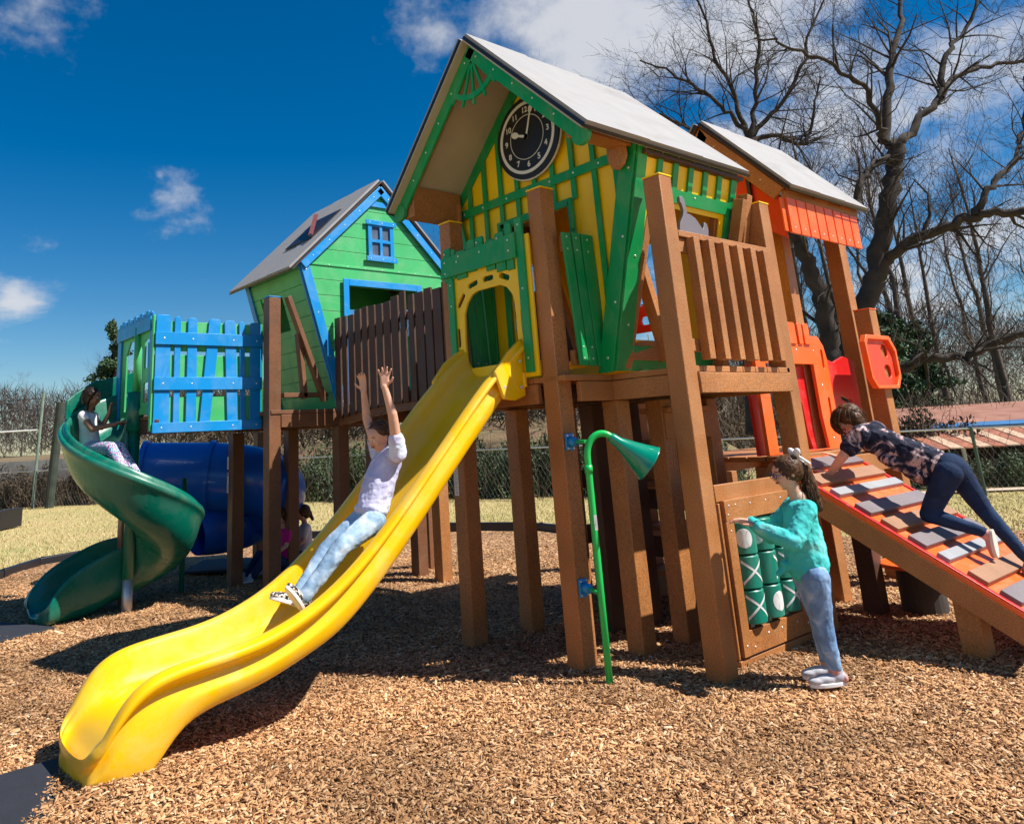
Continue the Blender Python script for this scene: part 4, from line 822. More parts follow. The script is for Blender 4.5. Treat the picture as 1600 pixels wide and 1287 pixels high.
# roof
OR=frame((6.36,3.75,0),-Y,Z); oza,oze,ohe=4.25,3.45,.66; OD=1.45
roof_slabs(oh,OR,0,oza,.74,3.40,.03,OD+.05,ROOF,LUMD,t=.022,laps=3)
for s in(-1,1):
    a=Vector((0,oza-.02));b=Vector((s*.70,3.43)); d=(b-a).normalized(); nn=Vector((s*-d.y,s*d.x)); nn=nn if nn.y<0 else -nn
    f_=MB().poly([a,b,b+nn*.13,a+nn*.13+d*.05],(OR[0]-OR[3]*.03,*OR[1:]),.035).build('rake_fascia',LUM,oh,bevel=.003)
    screws([tuple(a+d*(.25+k*.3)+nn*.06) for k in range(3)],OR,.005,f_,.009)
    MB().poly([(s*.66,3.34),(s*.69,3.34),(s*.69,3.46),(s*.66,3.46)],(OR[0]-OR[3]*OD,*OR[1:]),OD-.04).build('eave_fascia',LUM,oh,bevel=.003)
    for k in range(3): MB().poly([(s*.69,3.40),(s*.71,3.40),(s*.71,3.45),(s*.69,3.45)],(OR[0]-OR[3]*(.06+k*.5+.26),*OR[1:]),.26).build('eave_block',LUM,oh)
    y_=3.75-s*.665
    sp_=MB().span(6.33,6.33+OD-.05,min(y_,y_-s*.012),max(y_,y_-s*.012),3.04,3.34).build('valance',ORG,oh)
    for k in range(8):
        x=6.395+k*.172; yy=(y_-s*.013,y_-s*.035); o=MB().span(x,x+.150,min(yy),max(yy),3.025,3.345).build('valance_board',ORG,oh,bevel=.004)
        if s==1: screws([(x+.075-6.45,3.08)],frame((6.45,3.75-.665-.035,0),X,Z),.0,o,.010)
ga=MB().poly([(-.62,3.10),(.60,3.02),(.66,3.0),(.66,3.38),(0,oza-.12),(-.62,3.42)],(OR[0]-OR[3]*.07,*OR[1:]),.03)
ga=panel('gable_panel',[(-.63,3.05),(-.2,3.05),(.2,3.12),(.45,3.12),(.63,3.0),(.63,3.38),(0,oza-.14),(-.63,3.38)],[],(OR[0]-OR[3]*.09,*OR[1:]),.03,RED,oh)
MB().poly([(.36,3.12),(.39,3.12),(.39,3.7),(.36,3.7)],(OR[0]-OR[3]*.055,*OR[1:]),.03).build('gable_post',BLK,oh)
# ================================================================= climbing ramp
rp_=thing('climbing_ramp','orange climbing ramp with brown and grey treads, leading up to the shelter','ramp',(6.2,2.4,0))
A0=Vector((0,3.12,1.185)); B0=Vector((0,1.66,.285)); rd=(B0-A0).normalized(); rn=Vector((0,-rd.z,rd.y)); rn=rn if rn.z>0 else -rn; RL=(B0-A0).length
RF=(Vector((5.60,A0.y,A0.z)),X,rd,rn)     # 2D: x across, y down the ramp
RFn=RF if X.cross(rd).dot(rn)>0 else (RF[0],X,rd,rn)
def rbox(name,x0,x1,t0,t1,h0,h1,m,par=rp_,bev=.004):
    c_=RF[0]+X*(x0+x1)/2+rd*(t0+t1)/2+rn*(h0+h1)/2; M3=Matrix((X,rd,rn)).transposed()
    return MB().box(c_,(x1-x0,t1-t0,h1-h0),M3).build(name,m,par,bevel=bev)
rbox('ramp_deck',0,1.17,0,RL,-.03,-.0,ORG)
for x in(0,1.14): rbox('rail_edge',x-.005,x+.035,-.0,RL,.001,.012,RED)
for x in(.0,1.125): 
    e_=rbox('side_beam',x,x+.045,-.02,RL+.02,-.17,-.031,LUM)
rbox('cross_beam',.046,1.124,RL-.10,RL-.05,-.16,-.032,LUM)
rbox('cross_beam',.046,1.124,.05,.10,-.16,-.032,LUM)
TB_=mat('tread_brown',(.31,.155,.08),.6,.12,5,.1,80,speck=.15); TG_=mat('tread_grey',(.17,.14,.15),.6,.12,5,.1,80,speck=.15); TLg=mat('tread_pale_grey',(.28,.29,.31),.6,.1,5,.1,80,speck=.12)
seqm=[TG_,TB_,TLg,TG_,TB_,TG_,TLg,TB_,TG_]
for k in range(9):
    w=.115 if seqm[k] is not TLg else .075
    rbox('tread',.05,1.12,.06+k*.178,.06+k*.178+w,.001,.036,seqm[k],bev=.005)
for x in(5.78,6.60):
    MB().span(x-.07,x+.07,2.0,2.14,-.1,.50).build('leg',LUM,rp_,bevel=.006)
for x in(5.72,6.68): MB().span(x-.07,x+.07,2.98,3.12,-.1,.98).build('leg',LUMD,rp_,bevel=.006)
# small seats and rungs below the ramp
sd_=thing('round_seat','low round red seat on a dark drum beneath the climbing ramp','seat',(6.9,2.75,0))
MB().tube([(6.9,2.78,.315),(6.9,2.78,.345)],.27,40).build('seat_top',ORG,sd_,bevel=.006); MB().tube([(6.9,2.78,-.05),(6.9,2.78,.31)],.16,24).build('drum',DARK,sd_,smooth=False)
lad=thing('low_ladder','short brown ladder with one orange rung behind the climbing ramp','ladder',(7.3,4.9,0))
for x in(7.35,8.05): MB().span(x-.05,x+.05,4.95,5.05,-.05,.95).build('side_rail',LUM,lad,bevel=.004)
MB().tube([(7.36,5.0,.25),(8.04,5.0,.25)],.022,10).build('rung',ORG,lad); MB().tube([(7.36,5.0,.62),(8.04,5.0,.62)],.03,10).build('rung',DARK,lad)
# ================================================================= border timbers
bt=thing('border_timber','black plastic border timber edging the wood chips beside the dry grass','border timber',(0,0,0),'border timbers round the play area')
MB().span(0,1.16,-.045,.045,-.12,.115).build('timber',BLK,bt,bevel=.012); MB().span(1.15,1.23,-.03,.03,-.12,.10).build('end_tongue',BLK,bt,bevel=.006)
MB().tube([(.05,0,.11),(.05,0,.125)],.02,12).build('stake_head',BLK,bt)
first=True
for (x0,y0),(x1,y1) in zip(BORDER[1:10],BORDER[2:11]):
    d=Vector((x1-x0,y1-y0,0)); n=max(1,round(d.length/1.2))
    for k in range(n):
        o=bt if first else copy_thing(bt); first=False
        o.location=Vector((x0,y0,0))+d*(k/n); o.rotation_euler=(0,rnd.uniform(-.01,.01),math.atan2(d.y,d.x)); o.scale=(d.length/n/1.2,1,1)
# mats
def wearmat(c,ax,w,h,label,z):
    t=MB().box((0,0,0),(w,h,.03)).build('wear_mat',MAT_,bevel=.01); t.location=(*c,z); t.rotation_euler=(0.02,.03,ax); return tag(t,label,'mat')
wearmat((.98,4.28),.15,1.0,.95,'black rubber mat in the chips under the foot of the yellow slide',.0)
wearmat((1.45,8.45),.5,.7,.8,'dusty grey rubber mat at the foot of the green spiral slide',.015)
wearmat((4.45,10.2),1.0,1.3,.9,'flat grey mat on the chips below the blue tube slide',.03)
bk=thing('slatted_box','black slatted plastic box standing on the grass at the left edge','box',(3.3,21.5,0))
for k in range(3): MB().box((3.3,21.4,.06+k*.13),(1.3,.9,.10),Matrix.Rotation(2.46,3,'Z')).build('slat',BLK,bk,bevel=.01)
for q in(-.64,.64): MB().box(Vector((3.3,21.4,.20))+Matrix.Rotation(2.46,3,'Z')@Vector((q,0,0)),(.12,.95,.42),Matrix.Rotation(2.46,3,'Z')).build('corner_piece',BLK,bk,bevel=.01)
# ================================================================= far ground and banks
def yc(x,y): return x*.632+y*.775
def xc(x,y): return x*.775-y*.632
def sst(a,b,t): t=min(1,max(0,(t-a)/(b-a))); return t*t*(3-2*t)
def W2(xc_,yc_,z=0): return Vector((xc_*.775+yc_*.632,-xc_*.632+yc_*.775,z))
def bank(x,y):
    d=yc(x,y); l=xc(x,y)
    left=sst(-2,-7,l)*1.35*sst(28.6,29.4,d)+sst(-2,-7,l)*.55*sst(30,60,d)
    mid=(1-sst(-2,-7,l))*(1-sst(8,13,l))*(1.7*sst(22.5,30,d)+.8*sst(30,50,d))
    right=sst(8,13,l)*(-.75*sst(16,20,d)+1.9*sst(34,60,d))
    return -.14+left+mid+right+.04*math.sin(x*1.3)*math.sin(y*.9)-(.3 if d<16.5 else 0)
def bankmesh():
    vs=[];fs=[]; xs=[-75+i*1.5 for i in range(91)]; ys=[16+j*1.0 for j in range(18)]+[34+j*3 for j in range(42)]
    for a in xs:
        for b in ys:
            p=W2(a*(b/40+.35),b); vs.append((p.x,p.y,bank(p.x,p.y)))
    n=len(ys); fs=[(i*n+j,(i+1)*n+j,(i+1)*n+j+1,i*n+j+1) for i in range(len(xs)-1) for j in range(n-1)]
    return MB().add(vs,fs)
leafl=mat('leaf_litter',(.16,.085,.05),.95,.5,.35,.6,6,col2=(.17,.15,.06))
tag(bankmesh().build('grassy_bank',leafl,smooth=True),kind='structure')
rd_=MB(); pr=[]
for i in range(24):
    a=-62+i*3.0; pr.append((a,58-.02*a))
vs=[];
for a,b in pr:
    for o in(-2.4,2.4): p=W2(a,b+o*1.6); vs.append((p.x,p.y,bank(p.x,p.y)+.10))
rd_.add(vs,[(2*i,2*i+2,2*i+3,2*i+1) for i in range(len(pr)-1)]); tag(rd_.build('road',mat('asphalt_pale',(.30,.29,.28),.9,.1,1,.1,30)),kind='structure')
# concrete wall with vines at the far left
cw_=[W2(-24,28.6),W2(-10.5,27.4)]
o=MB().bar(cw_[0]+Z*.5,cw_[1]+Z*.5,.25,1.9).build('concrete_wall',CONC); tag(o,'low stained concrete wall behind the fence at the far left','wall')
# paved strip beyond the right-hand fence
o=MB(); q=[W2(4,15.6),W2(22,13.0),W2(22,13.4),W2(4,16.1)]; o.add([(p.x,p.y,.0) for p in q],[(0,1,2,3)]); tag(o.build('path',mat('dusty_path',(.50,.38,.28),.9,.15,2)),kind='structure')
# ================================================================= chain-link fence
FP=[(4.08,30.22),(5.85,28.78),(7.95,25.78),(10.15,21.4),(12.25,16.85),(13.12,13.3),(14.24,11.1),(15.0,7.9),(16.2,5.18),(16.9,3.2)]
fe=thing('chain_link_fence','low grey chain-link fence running along the far side of the grass','fence',(12.3,16.9,0))
FH=1.12
for (x0,y0),(x1,y1) in zip(FP[:-1],FP[1:]):
    a=Vector((x0,y0,0));b=Vector((x1,y1,0)); L_=(b-a).length; d=(b-a)/L_
    MB().tube([a+Z*FH,b+Z*FH],.018,6).build('top_rail',STL,fe)
    w_=MB(); n=int(L_/.11)
    for k in range(n+1):
        p=a+d*(k*L_/n); 
        for s in(-1,1):
            q=p+d*s*FH*.55; 
            t0=(q-a).dot(d); q2=q
            w_.tube([p+Z*.02,Vector((q2.x,q2.y,FH))],.0013,3,cap=False)
    w_.build('wire_mesh',mat('dull_wire',(.16,.17,.16),.6,.1,5),fe)
    m=max(1,round(L_/2.6))
    for k in range(m): MB().tube([a+d*(k*L_/m)+Z*-.1,a+d*(k*L_/m)+Z*(FH+.03)],.03,8).build('fence_post',mat('fence_post_green',(.06,.10,.07),.5,.2,3),fe)
MB().tube([W2(12.2,14.25),W2(12.2,14.25,1.25)],.03,8).build('fence_post',STL,fe)
pl=MB().tube([W2(-13.65,26)+Z*-.1,W2(-13.55,26)+Z*3.6],.045,8).build('line_post',mat('pole_sage',(.18,.24,.19),.6,.2,4)); tag(pl,'tall thin grey-green post at the far left, carrying wires','post')
pl2=MB().tube([W2(-12.9,25.6)+Z*-.1,W2(-12.75,25.6)+Z*3.25],.14,12).build('utility_post',mat('creosote_wood',(.035,.045,.035),.9,.3,4)); tag(pl2,'thick dark wooden post beside the thin one at the far left','post')
wr=MB()
for z in(3.35,3.05,2.55): wr.tube([W2(-30,26.5)+Z*(z-.1),W2(-22,26.2)+Z*(z-.18),W2(-13.55,26)+Z*z],.012,4)
wr=None
for z,lab in((3.45,'upper thin wire running left from the thin post'),(3.1,'middle thin wire running left from the thin post'),):
    tag(MB().tube([W2(-30,26.5)+Z*(z-.1),W2(-22,26.2)+Z*(z-.18),W2(-13.55,26)+Z*z],.010,4).build('wire',BLK),lab,'wire')
tag(MB().tube([W2(-30,26.3)+Z*2.4,W2(-13.6,26)+Z*2.42],.03,6).build('white_rail',WHT),'thin white rail at the far left, fixed to the thin post','rail')
# ================================================================= buildings on the right
sh=thing('brown_roofed_building','long low building with a brown roof beyond the fence at the right','building',(34,9.5,0))
def W3(a,b,z): return W2(a,b,z)
m=MB(); q=[W3(11.6,23,.55),W3(28,22.4,.50),W3(28,31,1.62),W3(15.2,31,1.55)]; q2=[p+Z*-.12 for p in q]
m.add(q+q2,[(0,1,2,3),(4,5,6,7),(0,1,5,4),(1,2,6,5),(2,3,7,6),(3,0,4,7)]); m.build('roof',RUST,sh)
m=MB(); m.bar(W3(12.3,23.5,-.2),W3(28,22.9,-.2),.2,1.3); m.build('wall',DARK,sh)
aw=thing('tin_awning','rusty striped tin awning with a blue tarp on top, at the right edge','awning',(25,7,0))
n_=26
for k in range(n_):
    a0=11.6+k*.34; 
    if k%2==0:
        m=MB(); q=[W3(a0,19.2,.56),W3(a0+.30,19.2,.555),W3(a0+.30+.4,21.5,.98),W3(a0+.4,21.5,.98)]; q2=[p+Z*-.03 for p in q]
        m.add(q+q2,[(0,1,2,3),(4,5,6,7),(0,1,5,4),(1,2,6,5),(2,3,7,6),(3,0,4,7)]); m.build('tin_sheet',mat('tin_red',(.30,.10,.05),.7,.4,6),aw)
    else:
        m=MB(); q=[W3(a0-.02,19.2,.57),W3(a0+.30,19.2,.565),W3(a0+.30+.4,21.5,.99),W3(a0+.4,21.5,.99)]; q2=[p+Z*-.03 for p in q]
        m.add(q+q2,[(0,1,2,3),(4,5,6,7),(0,1,5,4),(1,2,6,5),(2,3,7,6),(3,0,4,7)]); m.build('tin_sheet',mat('tin_pale',(.50,.33,.22),.7,.3,6),aw)
m=MB(); q=[W3(12.6,21.2,1.0),W3(20.4,21.2,1.0),W3(20.6,21.8,1.07),W3(12.9,21.8,1.08)]; q2=[p+Z*-.03 for p in q]; m.add(q+q2,[(0,1,2,3),(4,5,6,7),(0,1,5,4),(1,2,6,5),(2,3,7,6),(3,0,4,7)]); m.build('tarp',TARP,aw)
for a in(12.4,15.2,18.0): MB().tube([W3(a,19.5,-.8),W3(a,19.5,.55)],.05,8).build('awning_post',STL,aw)
# open shed space under the roofs: its shade is put in as a dark slab
m=MB(); m.bar(W3(11.0,21.9,-.25),W3(22,21.6,-.25),.3,1.3); tag(m.build('shed_shade',DARK),'dark slab painted as the shade of the open shed beneath the striped awning','wall')
# pale house glimpsed far left of centre and a red car between the posts
# ================================================================= trees
class Tree:
    def __init__(s,seed): s.r=random.Random(seed); s.mb=MB(); s.tw=MB(); s.n=0
    def seg(s,path,rad,n): 
        (s.mb if rad[0]>.012 else s.tw).tube(path,rad,n,cap=False); s.n+=len(path)-1
    def branch(s,p,d,L,r,lev,up=.15,minr=.003):
        R=s.r; k=max(3,int(4+L*1.2)) if lev<3 else 3
        pts=[Vector(p)]; d=Vector(d).normalized(); rad=[r]; st=L/k; bend=Vector((R.gauss(0,1),R.gauss(0,1),R.gauss(0,.6)))*.10
        for i in range(k):
            d=(d+Vector((R.gauss(0,.24),R.gauss(0,.24),R.gauss(0,.20)))+bend+Vector((0,0,up*.5))).normalized()
            pts.append(pts[-1]+d*st); rad.append(max(minr*.7,r*(1-.72*(i+1)/k)))
        s.seg(pts,rad,6 if r>.06 else (4 if r>.02 else 3)); s.kids(pts,rad,L,lev,up,minr)
        return pts
    def kids(s,pts,rad,L,lev,up,minr,dens=1.0):
        R=s.r
        if lev>=s.maxlev: return
        nk=int(R.randint(3,5)*dens*(1.15 if lev>=2 else 1))
        for _ in range(nk):
            t=R.uniform(.22,1)*(len(pts)-1); i=min(int(t),len(pts)-2); f=t-i
            p=pts[i].lerp(pts[i+1],f); r0=rad[i]*(1-f)+rad[i+1]*f; ax=(pts[i+1]-pts[i]).normalized()
            perp=ax.cross(Vector((R.gauss(0,1),R.gauss(0,1),R.gauss(0,1)))).normalized(); ang=R.uniform(.45,1.05)
            dd=ax*math.cos(ang)+perp*math.sin(ang)
            s.branch(p,dd,L*R.uniform(.42,.72),max(minr,r0*R.uniform(.28,.52)),lev+1,up,minr)
    def limb(s,path,r0,r1,lev=1,dens=2.2,L=None,n=9,up=.1,minr=.005):
        P=cat(path,5); m=len(P); P=[p+Vector((s.r.gauss(0,1),s.r.gauss(0,1),s.r.gauss(0,1)))*.045*(0<i<m-1)*(r0<.2) for i,p in enumerate(P)]; rad=[r0+(r1-r0)*(i/(m-1))**.8 for i in range(m)]
        P=[p+Vector((s.r.gauss(0,1),s.r.gauss(0,1),s.r.gauss(0,1)))*min(rad[i]*.18,.04)*(0<i<m-1) for i,p in enumerate(P)]
        s.mb.tube(P,rad,n,cap=False); tot=sum((P[i+1]-P[i]).length for i in range(m-1))
        if dens: s.kids(P,[min(x,.11) for x in rad],L or tot*.42,lev,up,minr,dens)
    def finish(s,name,label,cat_,group=None,bark=BARK,tw=None):
        t=thing(name,label,cat_,(0,0,0),group); s.mb.build('trunk',bark,t,smooth=True)
        if s.tw.v: s.tw.build('crown',tw or bark,t)
        return t
T1=Tree(5); T1.maxlev=5
T1.limb([(19.13,8.92,-.6),(19.27,8.8,2.2),(19.33,8.75,3.28),(19.31,8.77,4.56),(19.12,8.93,5.48),(18.99,9.03,6.07),(19.11,9.32,7.2),(19.41,9.72,8.47)],0.311,0.104,lev=2,dens=3)
T1.limb([(19.2,8.85,-.6),(19.4,8.75,2.17),(19.80,8.4,3.39),(20.26,8.0,4.41),(20.52,7.78,5.12),(20.86,7.5,6.27),(21.2,7.23,7.46),(21.38,7.08,8.19)],0.296,0.192,lev=2,dens=1.5,L=3)
T1.limb([(21.38,7.08,8.19),(21.18,7.24,8.31),(20.89,7.22,8.82),(20.35,7.27,9.71),(19.43,7.64,10.34),(18.45,8.18,10.72),(17.91,8.62,10.99)],0.111,0.024,lev=2,dens=5,L=2.6)
T1.limb([(21.38,7.08,8.19),(21.86,6.69,8.69),(22.7,6.26,9.57),(23.48,6.02,10.24),(24.63,5.46,10.7),(25.81,4.76,10.86)],0.126,0.040,lev=2,dens=5,L=2.6)
T1.limb([(21.12,7.3,8.32),(21.85,7.08,10.3),(22.57,6.89,11.58),(23.4,6.73,13.21),(23.85,6.75,15.12)],.14,.03,lev=2,dens=6,L=2.8)
T1.limb([(20.47,7.82,4.96),(20.57,7.48,5.23),(20.79,6.79,5.59),(21.12,6.01,5.84),(21.32,5.45,5.9),(21.7,4.62,5.8)],0.148,0.096,lev=2,dens=4,L=2.4)
T1.limb([(21.19,5.69,5.88),(21.5,5.43,6.47),(22.33,5.02,7.17),(23.16,4.73,8.23),(23.79,4.6,9.76)],0.096,0.032,lev=2,dens=5,L=2.4)
T1.limb([(19.68,7.82,6.11),(20.04,7.66,7.08),(20.64,7.43,7.67),(21.35,7.1,8.16)],.10,.05,lev=3,dens=3,L=1.6)
T1.limb([(22.73,6.24,9.57),(23.3,6.03,10.82),(24.3,5.48,12.05),(25.12,5.06,13.77)],.10,.03,lev=2,dens=5,L=2.4)
T1.limb([(19.3,8.7,1.2),(17.84,7.39,2.08),(18.07,6.94,2.29),(18.31,6.36,2.5),(18.49,5.83,2.47),(18.76,5.35,2.68),(19.09,4.56,2.92)],0.118,0.072,lev=2,dens=4,L=1.8)
T1.finish('bare_oak','big dark leafless tree with forked trunk and long limbs behind the orange shelter','tree')
T2=Tree(9); T2.maxlev=5
T2.limb([(22.33,12.76,1.0),(22.78,12.39,6.52),(23.29,11.97,10.46)],.36,.22,dens=0)
for pth_ in ([(23.29,11.97,10.46),(22.87,12.32,11.37),(22.3,12.78,12.23),(21.18,13.18,12.88),(19.88,13.47,13.05)],[(23.29,11.97,10.46),(22.45,12.66,10.6),(21.52,13.42,11.24),(20.72,14.07,11.54),(19.86,14.77,11.26)],[(23.29,11.97,10.46),(23.55,11.76,11.78),(23.95,11.44,13.9),(24.16,11.66,15.57),(24.22,11.86,17.51)],[(23.29,11.97,10.46),(23.94,11.44,11.29),(24.77,10.77,12.51),(25.47,10.2,14.51),(26.23,9.58,16.21)],[(23.29,11.97,10.46),(24.01,11.39,10.55),(24.68,10.84,10.2),(25.13,10.48,11.43),(25.41,10.25,12.58)],[(23.29,11.97,10.46),(23.09,12.14,11.82),(22.78,12.39,13.51),(22.63,12.51,15.24),(22.1,12.95,16.81)]):
    T2.limb(pth_,.10,.025,lev=2,dens=6.5,L=3.0)
T2.finish('bare_tree','leafless tree with many fine upright limbs rising behind the two white roofs','tree')
T3=Tree(21); T3.maxlev=5
b3=W2(4.6,30); T3.limb([b3,b3+Z*7,b3+Vector((.2,.1,12))],.3,.12,lev=1,dens=5,L=6); T3.finish('bare_tree','small leafless crown showing just above the ridge of the clock house roof','tree')
# far wood: a few kinds, copied
def far_tree(seed,h):
    t=Tree(seed); t.maxlev=4; t.limb([Vector((0,0,-1)),Vector((t.r.uniform(-.3,.3),0,h*.4)),Vector((t.r.uniform(-.8,.8),.2,h*.72)),Vector((t.r.uniform(-1,1),0,h))],h*.014,.03,lev=1,dens=5,L=h*.34,n=6,up=.5,minr=.010)
    return t.finish('woodland_tree','tall bare grey-brown tree in the wood beyond the fence','tree','bare trees in the wood beyond the fence',bark=BARK2,tw=TWIG)
kinds=[far_tree(31,17),far_tree(32,14),far_tree(33,18),far_tree(34,12)]
used=[False]*4
def plant(k,a,b,sc,rz):
    o=kinds[k] if not used[k] else copy_thing(kinds[k]); used[k]=True
    p=W2(a,b); o.location=(p.x,p.y,bank(p.x,p.y)-.1); o.rotation_euler=(0,0,rz); o.scale=(sc,sc,sc); return o
R3=random.Random(4)
for i in range(20):      # right-hand wood
    b=R3.uniform(34,62); px=R3.uniform(1180,1720); plant(i%4,(px-690)/1197*b*1.02,b,R3.uniform(.75,1.15),R3.uniform(0,6.3))
for i in range(12):      # behind the middle of the structure
    b=R3.uniform(36,60); px=R3.uniform(560,1180); plant(i%4,(px-690)/1197*b,b,R3.uniform(.28,.52),R3.uniform(0,6.3))
for i in range(16):      # low wood at the left
    b=R3.uniform(66,85); px=R3.uniform(-60,330); plant(i%4,(px-690)/1197*b,b,R3.uniform(.30,.50),R3.uniform(0,6.3))
# leafy masses
def leaves(n,ext,size,seed,shape='ell',twigs=0):
    g=np.random.default_rng(seed); P_=g.normal(0,1,(n,3)); P_/=np.linalg.norm(P_,axis=1)[:,None]; P_*=g.uniform(.25,1,n)[:,None]**.5
    P_*= (1+.35*np.sin(P_[:,0:1]*5+seed)*np.cos(P_[:,1:2]*4+seed*2)); P_*=np.array(ext)
    if shape=='ground': P_[:,2]=np.abs(P_[:,2])
    a=g.normal(0,1,(n,3)); a/=np.linalg.norm(a,axis=1)[:,None]; b=np.cross(a,g.normal(0,1,(n,3))); b/=np.linalg.norm(b,axis=1)[:,None]
    s_=size*g.uniform(.5,1.4,n)[:,None]; q=np.stack([P_-a*s_,P_-b*s_*.5,P_+a*s_,P_+b*s_*.5],1)
    return q.reshape(-1,3),np.arange(4*n).reshape(-1,4)
def lmesh(name,vs,fs):
    me=bpy.data.meshes.new(name); me.from_pydata(vs.tolist(),[],fs.tolist()); me.update(); return me
sm=[lmesh('foliage',*leaves(7000,(1.3,.9,1.25),.05,40+i,'ground')) for i in range(3)]
def twigs_mesh(n,ext,seed):
    g=random.Random(seed); mb=MB()
    for _ in range(n):
        x=g.gauss(0,ext[0]*.45); y=g.gauss(0,ext[1]*.45); h=g.uniform(.3,1)*ext[2]; p=[Vector((x,y,0))]
        d=Vector((g.gauss(0,.4),g.gauss(0,.4),1)).normalized()
        for k in range(4): d=(d+Vector((g.gauss(0,.3),g.gauss(0,.3),g.gauss(0,.15)))).normalized(); p.append(p[-1]+d*h/4)
        mb.tube(p,[.012,.010,.008,.006,.003],3,cap=False)
    return mb
tmsh=[twigs_mesh(130,(1.6,1.2,1.8),60+i) for i in range(2)]
tws=[t.build('tw_src',DRYV) for t in tmsh]; tmeshes=[o.data for o in tws]
for o in tws: bpy.data.objects.remove(o)
def shrub(a,b,sc,k,m,label,group,z=None,tw=True):
    p=W2(a,b); t=thing('shrub',label,'shrub',(p.x,p.y,bank(p.x,p.y) if z is None else z),group)
    me=sm[k%3]
    if m.name not in [x.name for x in me.materials if x]: me=me.copy(); me.materials.clear(); me.materials.append(m)
    f=bpy.data.objects.new('foliage',me); COL.objects.link(f); f.parent=t
    if tw: s_=bpy.data.objects.new('stems',tmeshes[k%2]); COL.objects.link(s_); s_.parent=t
    t.scale=sc; t.rotation_euler=(0,0,k*1.7); return t
GR1='leafy shrubs along the chain-link fence'; LB1='dark green vine-covered shrub behind the chain-link fence'
for i in range(22):
    px=440+i*30; b=23.6-(px-430)*.0085+R3.uniform(-.6,.5); shrub((px-690)/1197*b*1.0,b,(.95,.8,R3.uniform(.85,1.3)),i,SHRUB,LB1,GR1,z=None)
GR2='dry brush at the far left'; LB2='tangled dry brown brush at the foot of the far-left fence'
for i in range(9):
    px=-20+i*32; b=27.0; shrub((px-690)/1197*b,b+R3.uniform(-.3,.3),(.8,.6,R3.uniform(.6,1.15)),i,DRYV,LB2,GR2,z=-.1)
GR3='brush behind the right-hand fence'; LB3='green undergrowth at the foot of the dark shed behind the right-hand fence'
for i in range(9):
    px=1300+i*42; b=16.6-(i*.12); shrub((px-690)/1197*b,b,(.7,.45,R3.uniform(.28,.5)),i+1,SHRUB,LB3,GR3,z=-.08)
for i in range(4):
    px=1330+i*30; b=21; shrub((px-690)/1197*b,b,(.9,.9,1.3),i,DRYV,'dry bare shrub between the big tree and the brown-roofed building','dry shrubs by the brown-roofed building',z=-.5)
# evergreens
def pine(a,b,h,w,label,seed):
    p=W2(a,b); t=thing('evergreen_tree',label,'tree',(p.x,p.y,bank(p.x,p.y))); t_=Tree(seed)
    g=np.random.default_rng(seed); vs=[];fs=[];o=0
    for k in range(34):
        z=h*(.25+.75*k/34)+g.uniform(-.2,.2); r=w*(1.05-.8*k/34)*g.uniform(.5,1.1); an=g.uniform(0,6.28); c=np.array([math.cos(an)*r*.6,math.sin(an)*r*.6,z])
        v,f=leaves(260,(r*.55,r*.55,h*.045),.10,seed*50+k); vs.append(v+c); fs.append(f+o); o+=len(v)
    f_=link('crown',lmesh('crown',np.concatenate(vs),np.concatenate(fs)),EVG,None); f_.parent=t
    tr=MB().tube([(0,0,-.3),(.1,0,h*.5),(0,0,h)],[.22,.15,.04],8,cap=False).build('trunk',BARK); tr.parent=t
    return t
pine(-17.3,40,6.9,1.6,'dark evergreen tree standing beyond the blue hood panel at the left',3)
pine(19.3,34,6.6,1.5,'dark evergreen in the wood just right of the red climbing tray',5)
pine(21.5,36,6.5,2.2,'lower dark evergreen in the wood above the brown roof',6)
# distant wood as one mass of twigs and branches
def wood_mass(x0,x1,b0,b1,h,n,seed,name,label,m):
    g=np.random.default_rng(seed); a=g.uniform(x0,x1,n); b=g.uniform(b0,b1,n); hh=h*(.55+.45*np.abs(np.sin(a*.21+seed))*np.abs(np.cos(a*.07)))
    base=[W2(x,y) for x,y in zip(a,b)]; z0=np.array([bank(p.x,p.y) for p in base])
    z=z0+g.uniform(0,1,n)**.8*hh; P_=np.array([[p.x,p.y,0] for p in base]); P_[:,2]=z
    d=g.normal(0,1,(n,3)); d[:,2]=np.abs(d[:,2])*1.6+.3; d/=np.linalg.norm(d,axis=1)[:,None]; L_=g.uniform(.5,1.8,n)[:,None]
    s_=np.cross(d,np.array([-.632,-.775,0])[None]+g.normal(0,.2,(n,3))); s_/=np.linalg.norm(s_,axis=1)[:,None]; w=g.uniform(.012,.035,n)[:,None]
    q=np.stack([P_-s_*w,P_+s_*w,P_+d*L_+s_*w*.3,P_+d*L_-s_*w*.3],1).reshape(-1,3)
    o=link(name,lmesh(name,q,np.arange(4*n).reshape(-1,4)),m); return tag(o,label,'wood',kind='stuff')
wood_mass(-75,-12,70,90,7.0,26000,2,'distant_wood','brown leafless wood on the skyline at the left',TWIG)
wood_mass(-12,60,58,78,9,30000,3,'distant_wood','dark leafless wood behind the playground at the right and centre',TWIG)
wood_mass(-12,26,30,46,3.2,22000,8,'undergrowth','thin brown undergrowth on the bank behind the fence',DRYV)
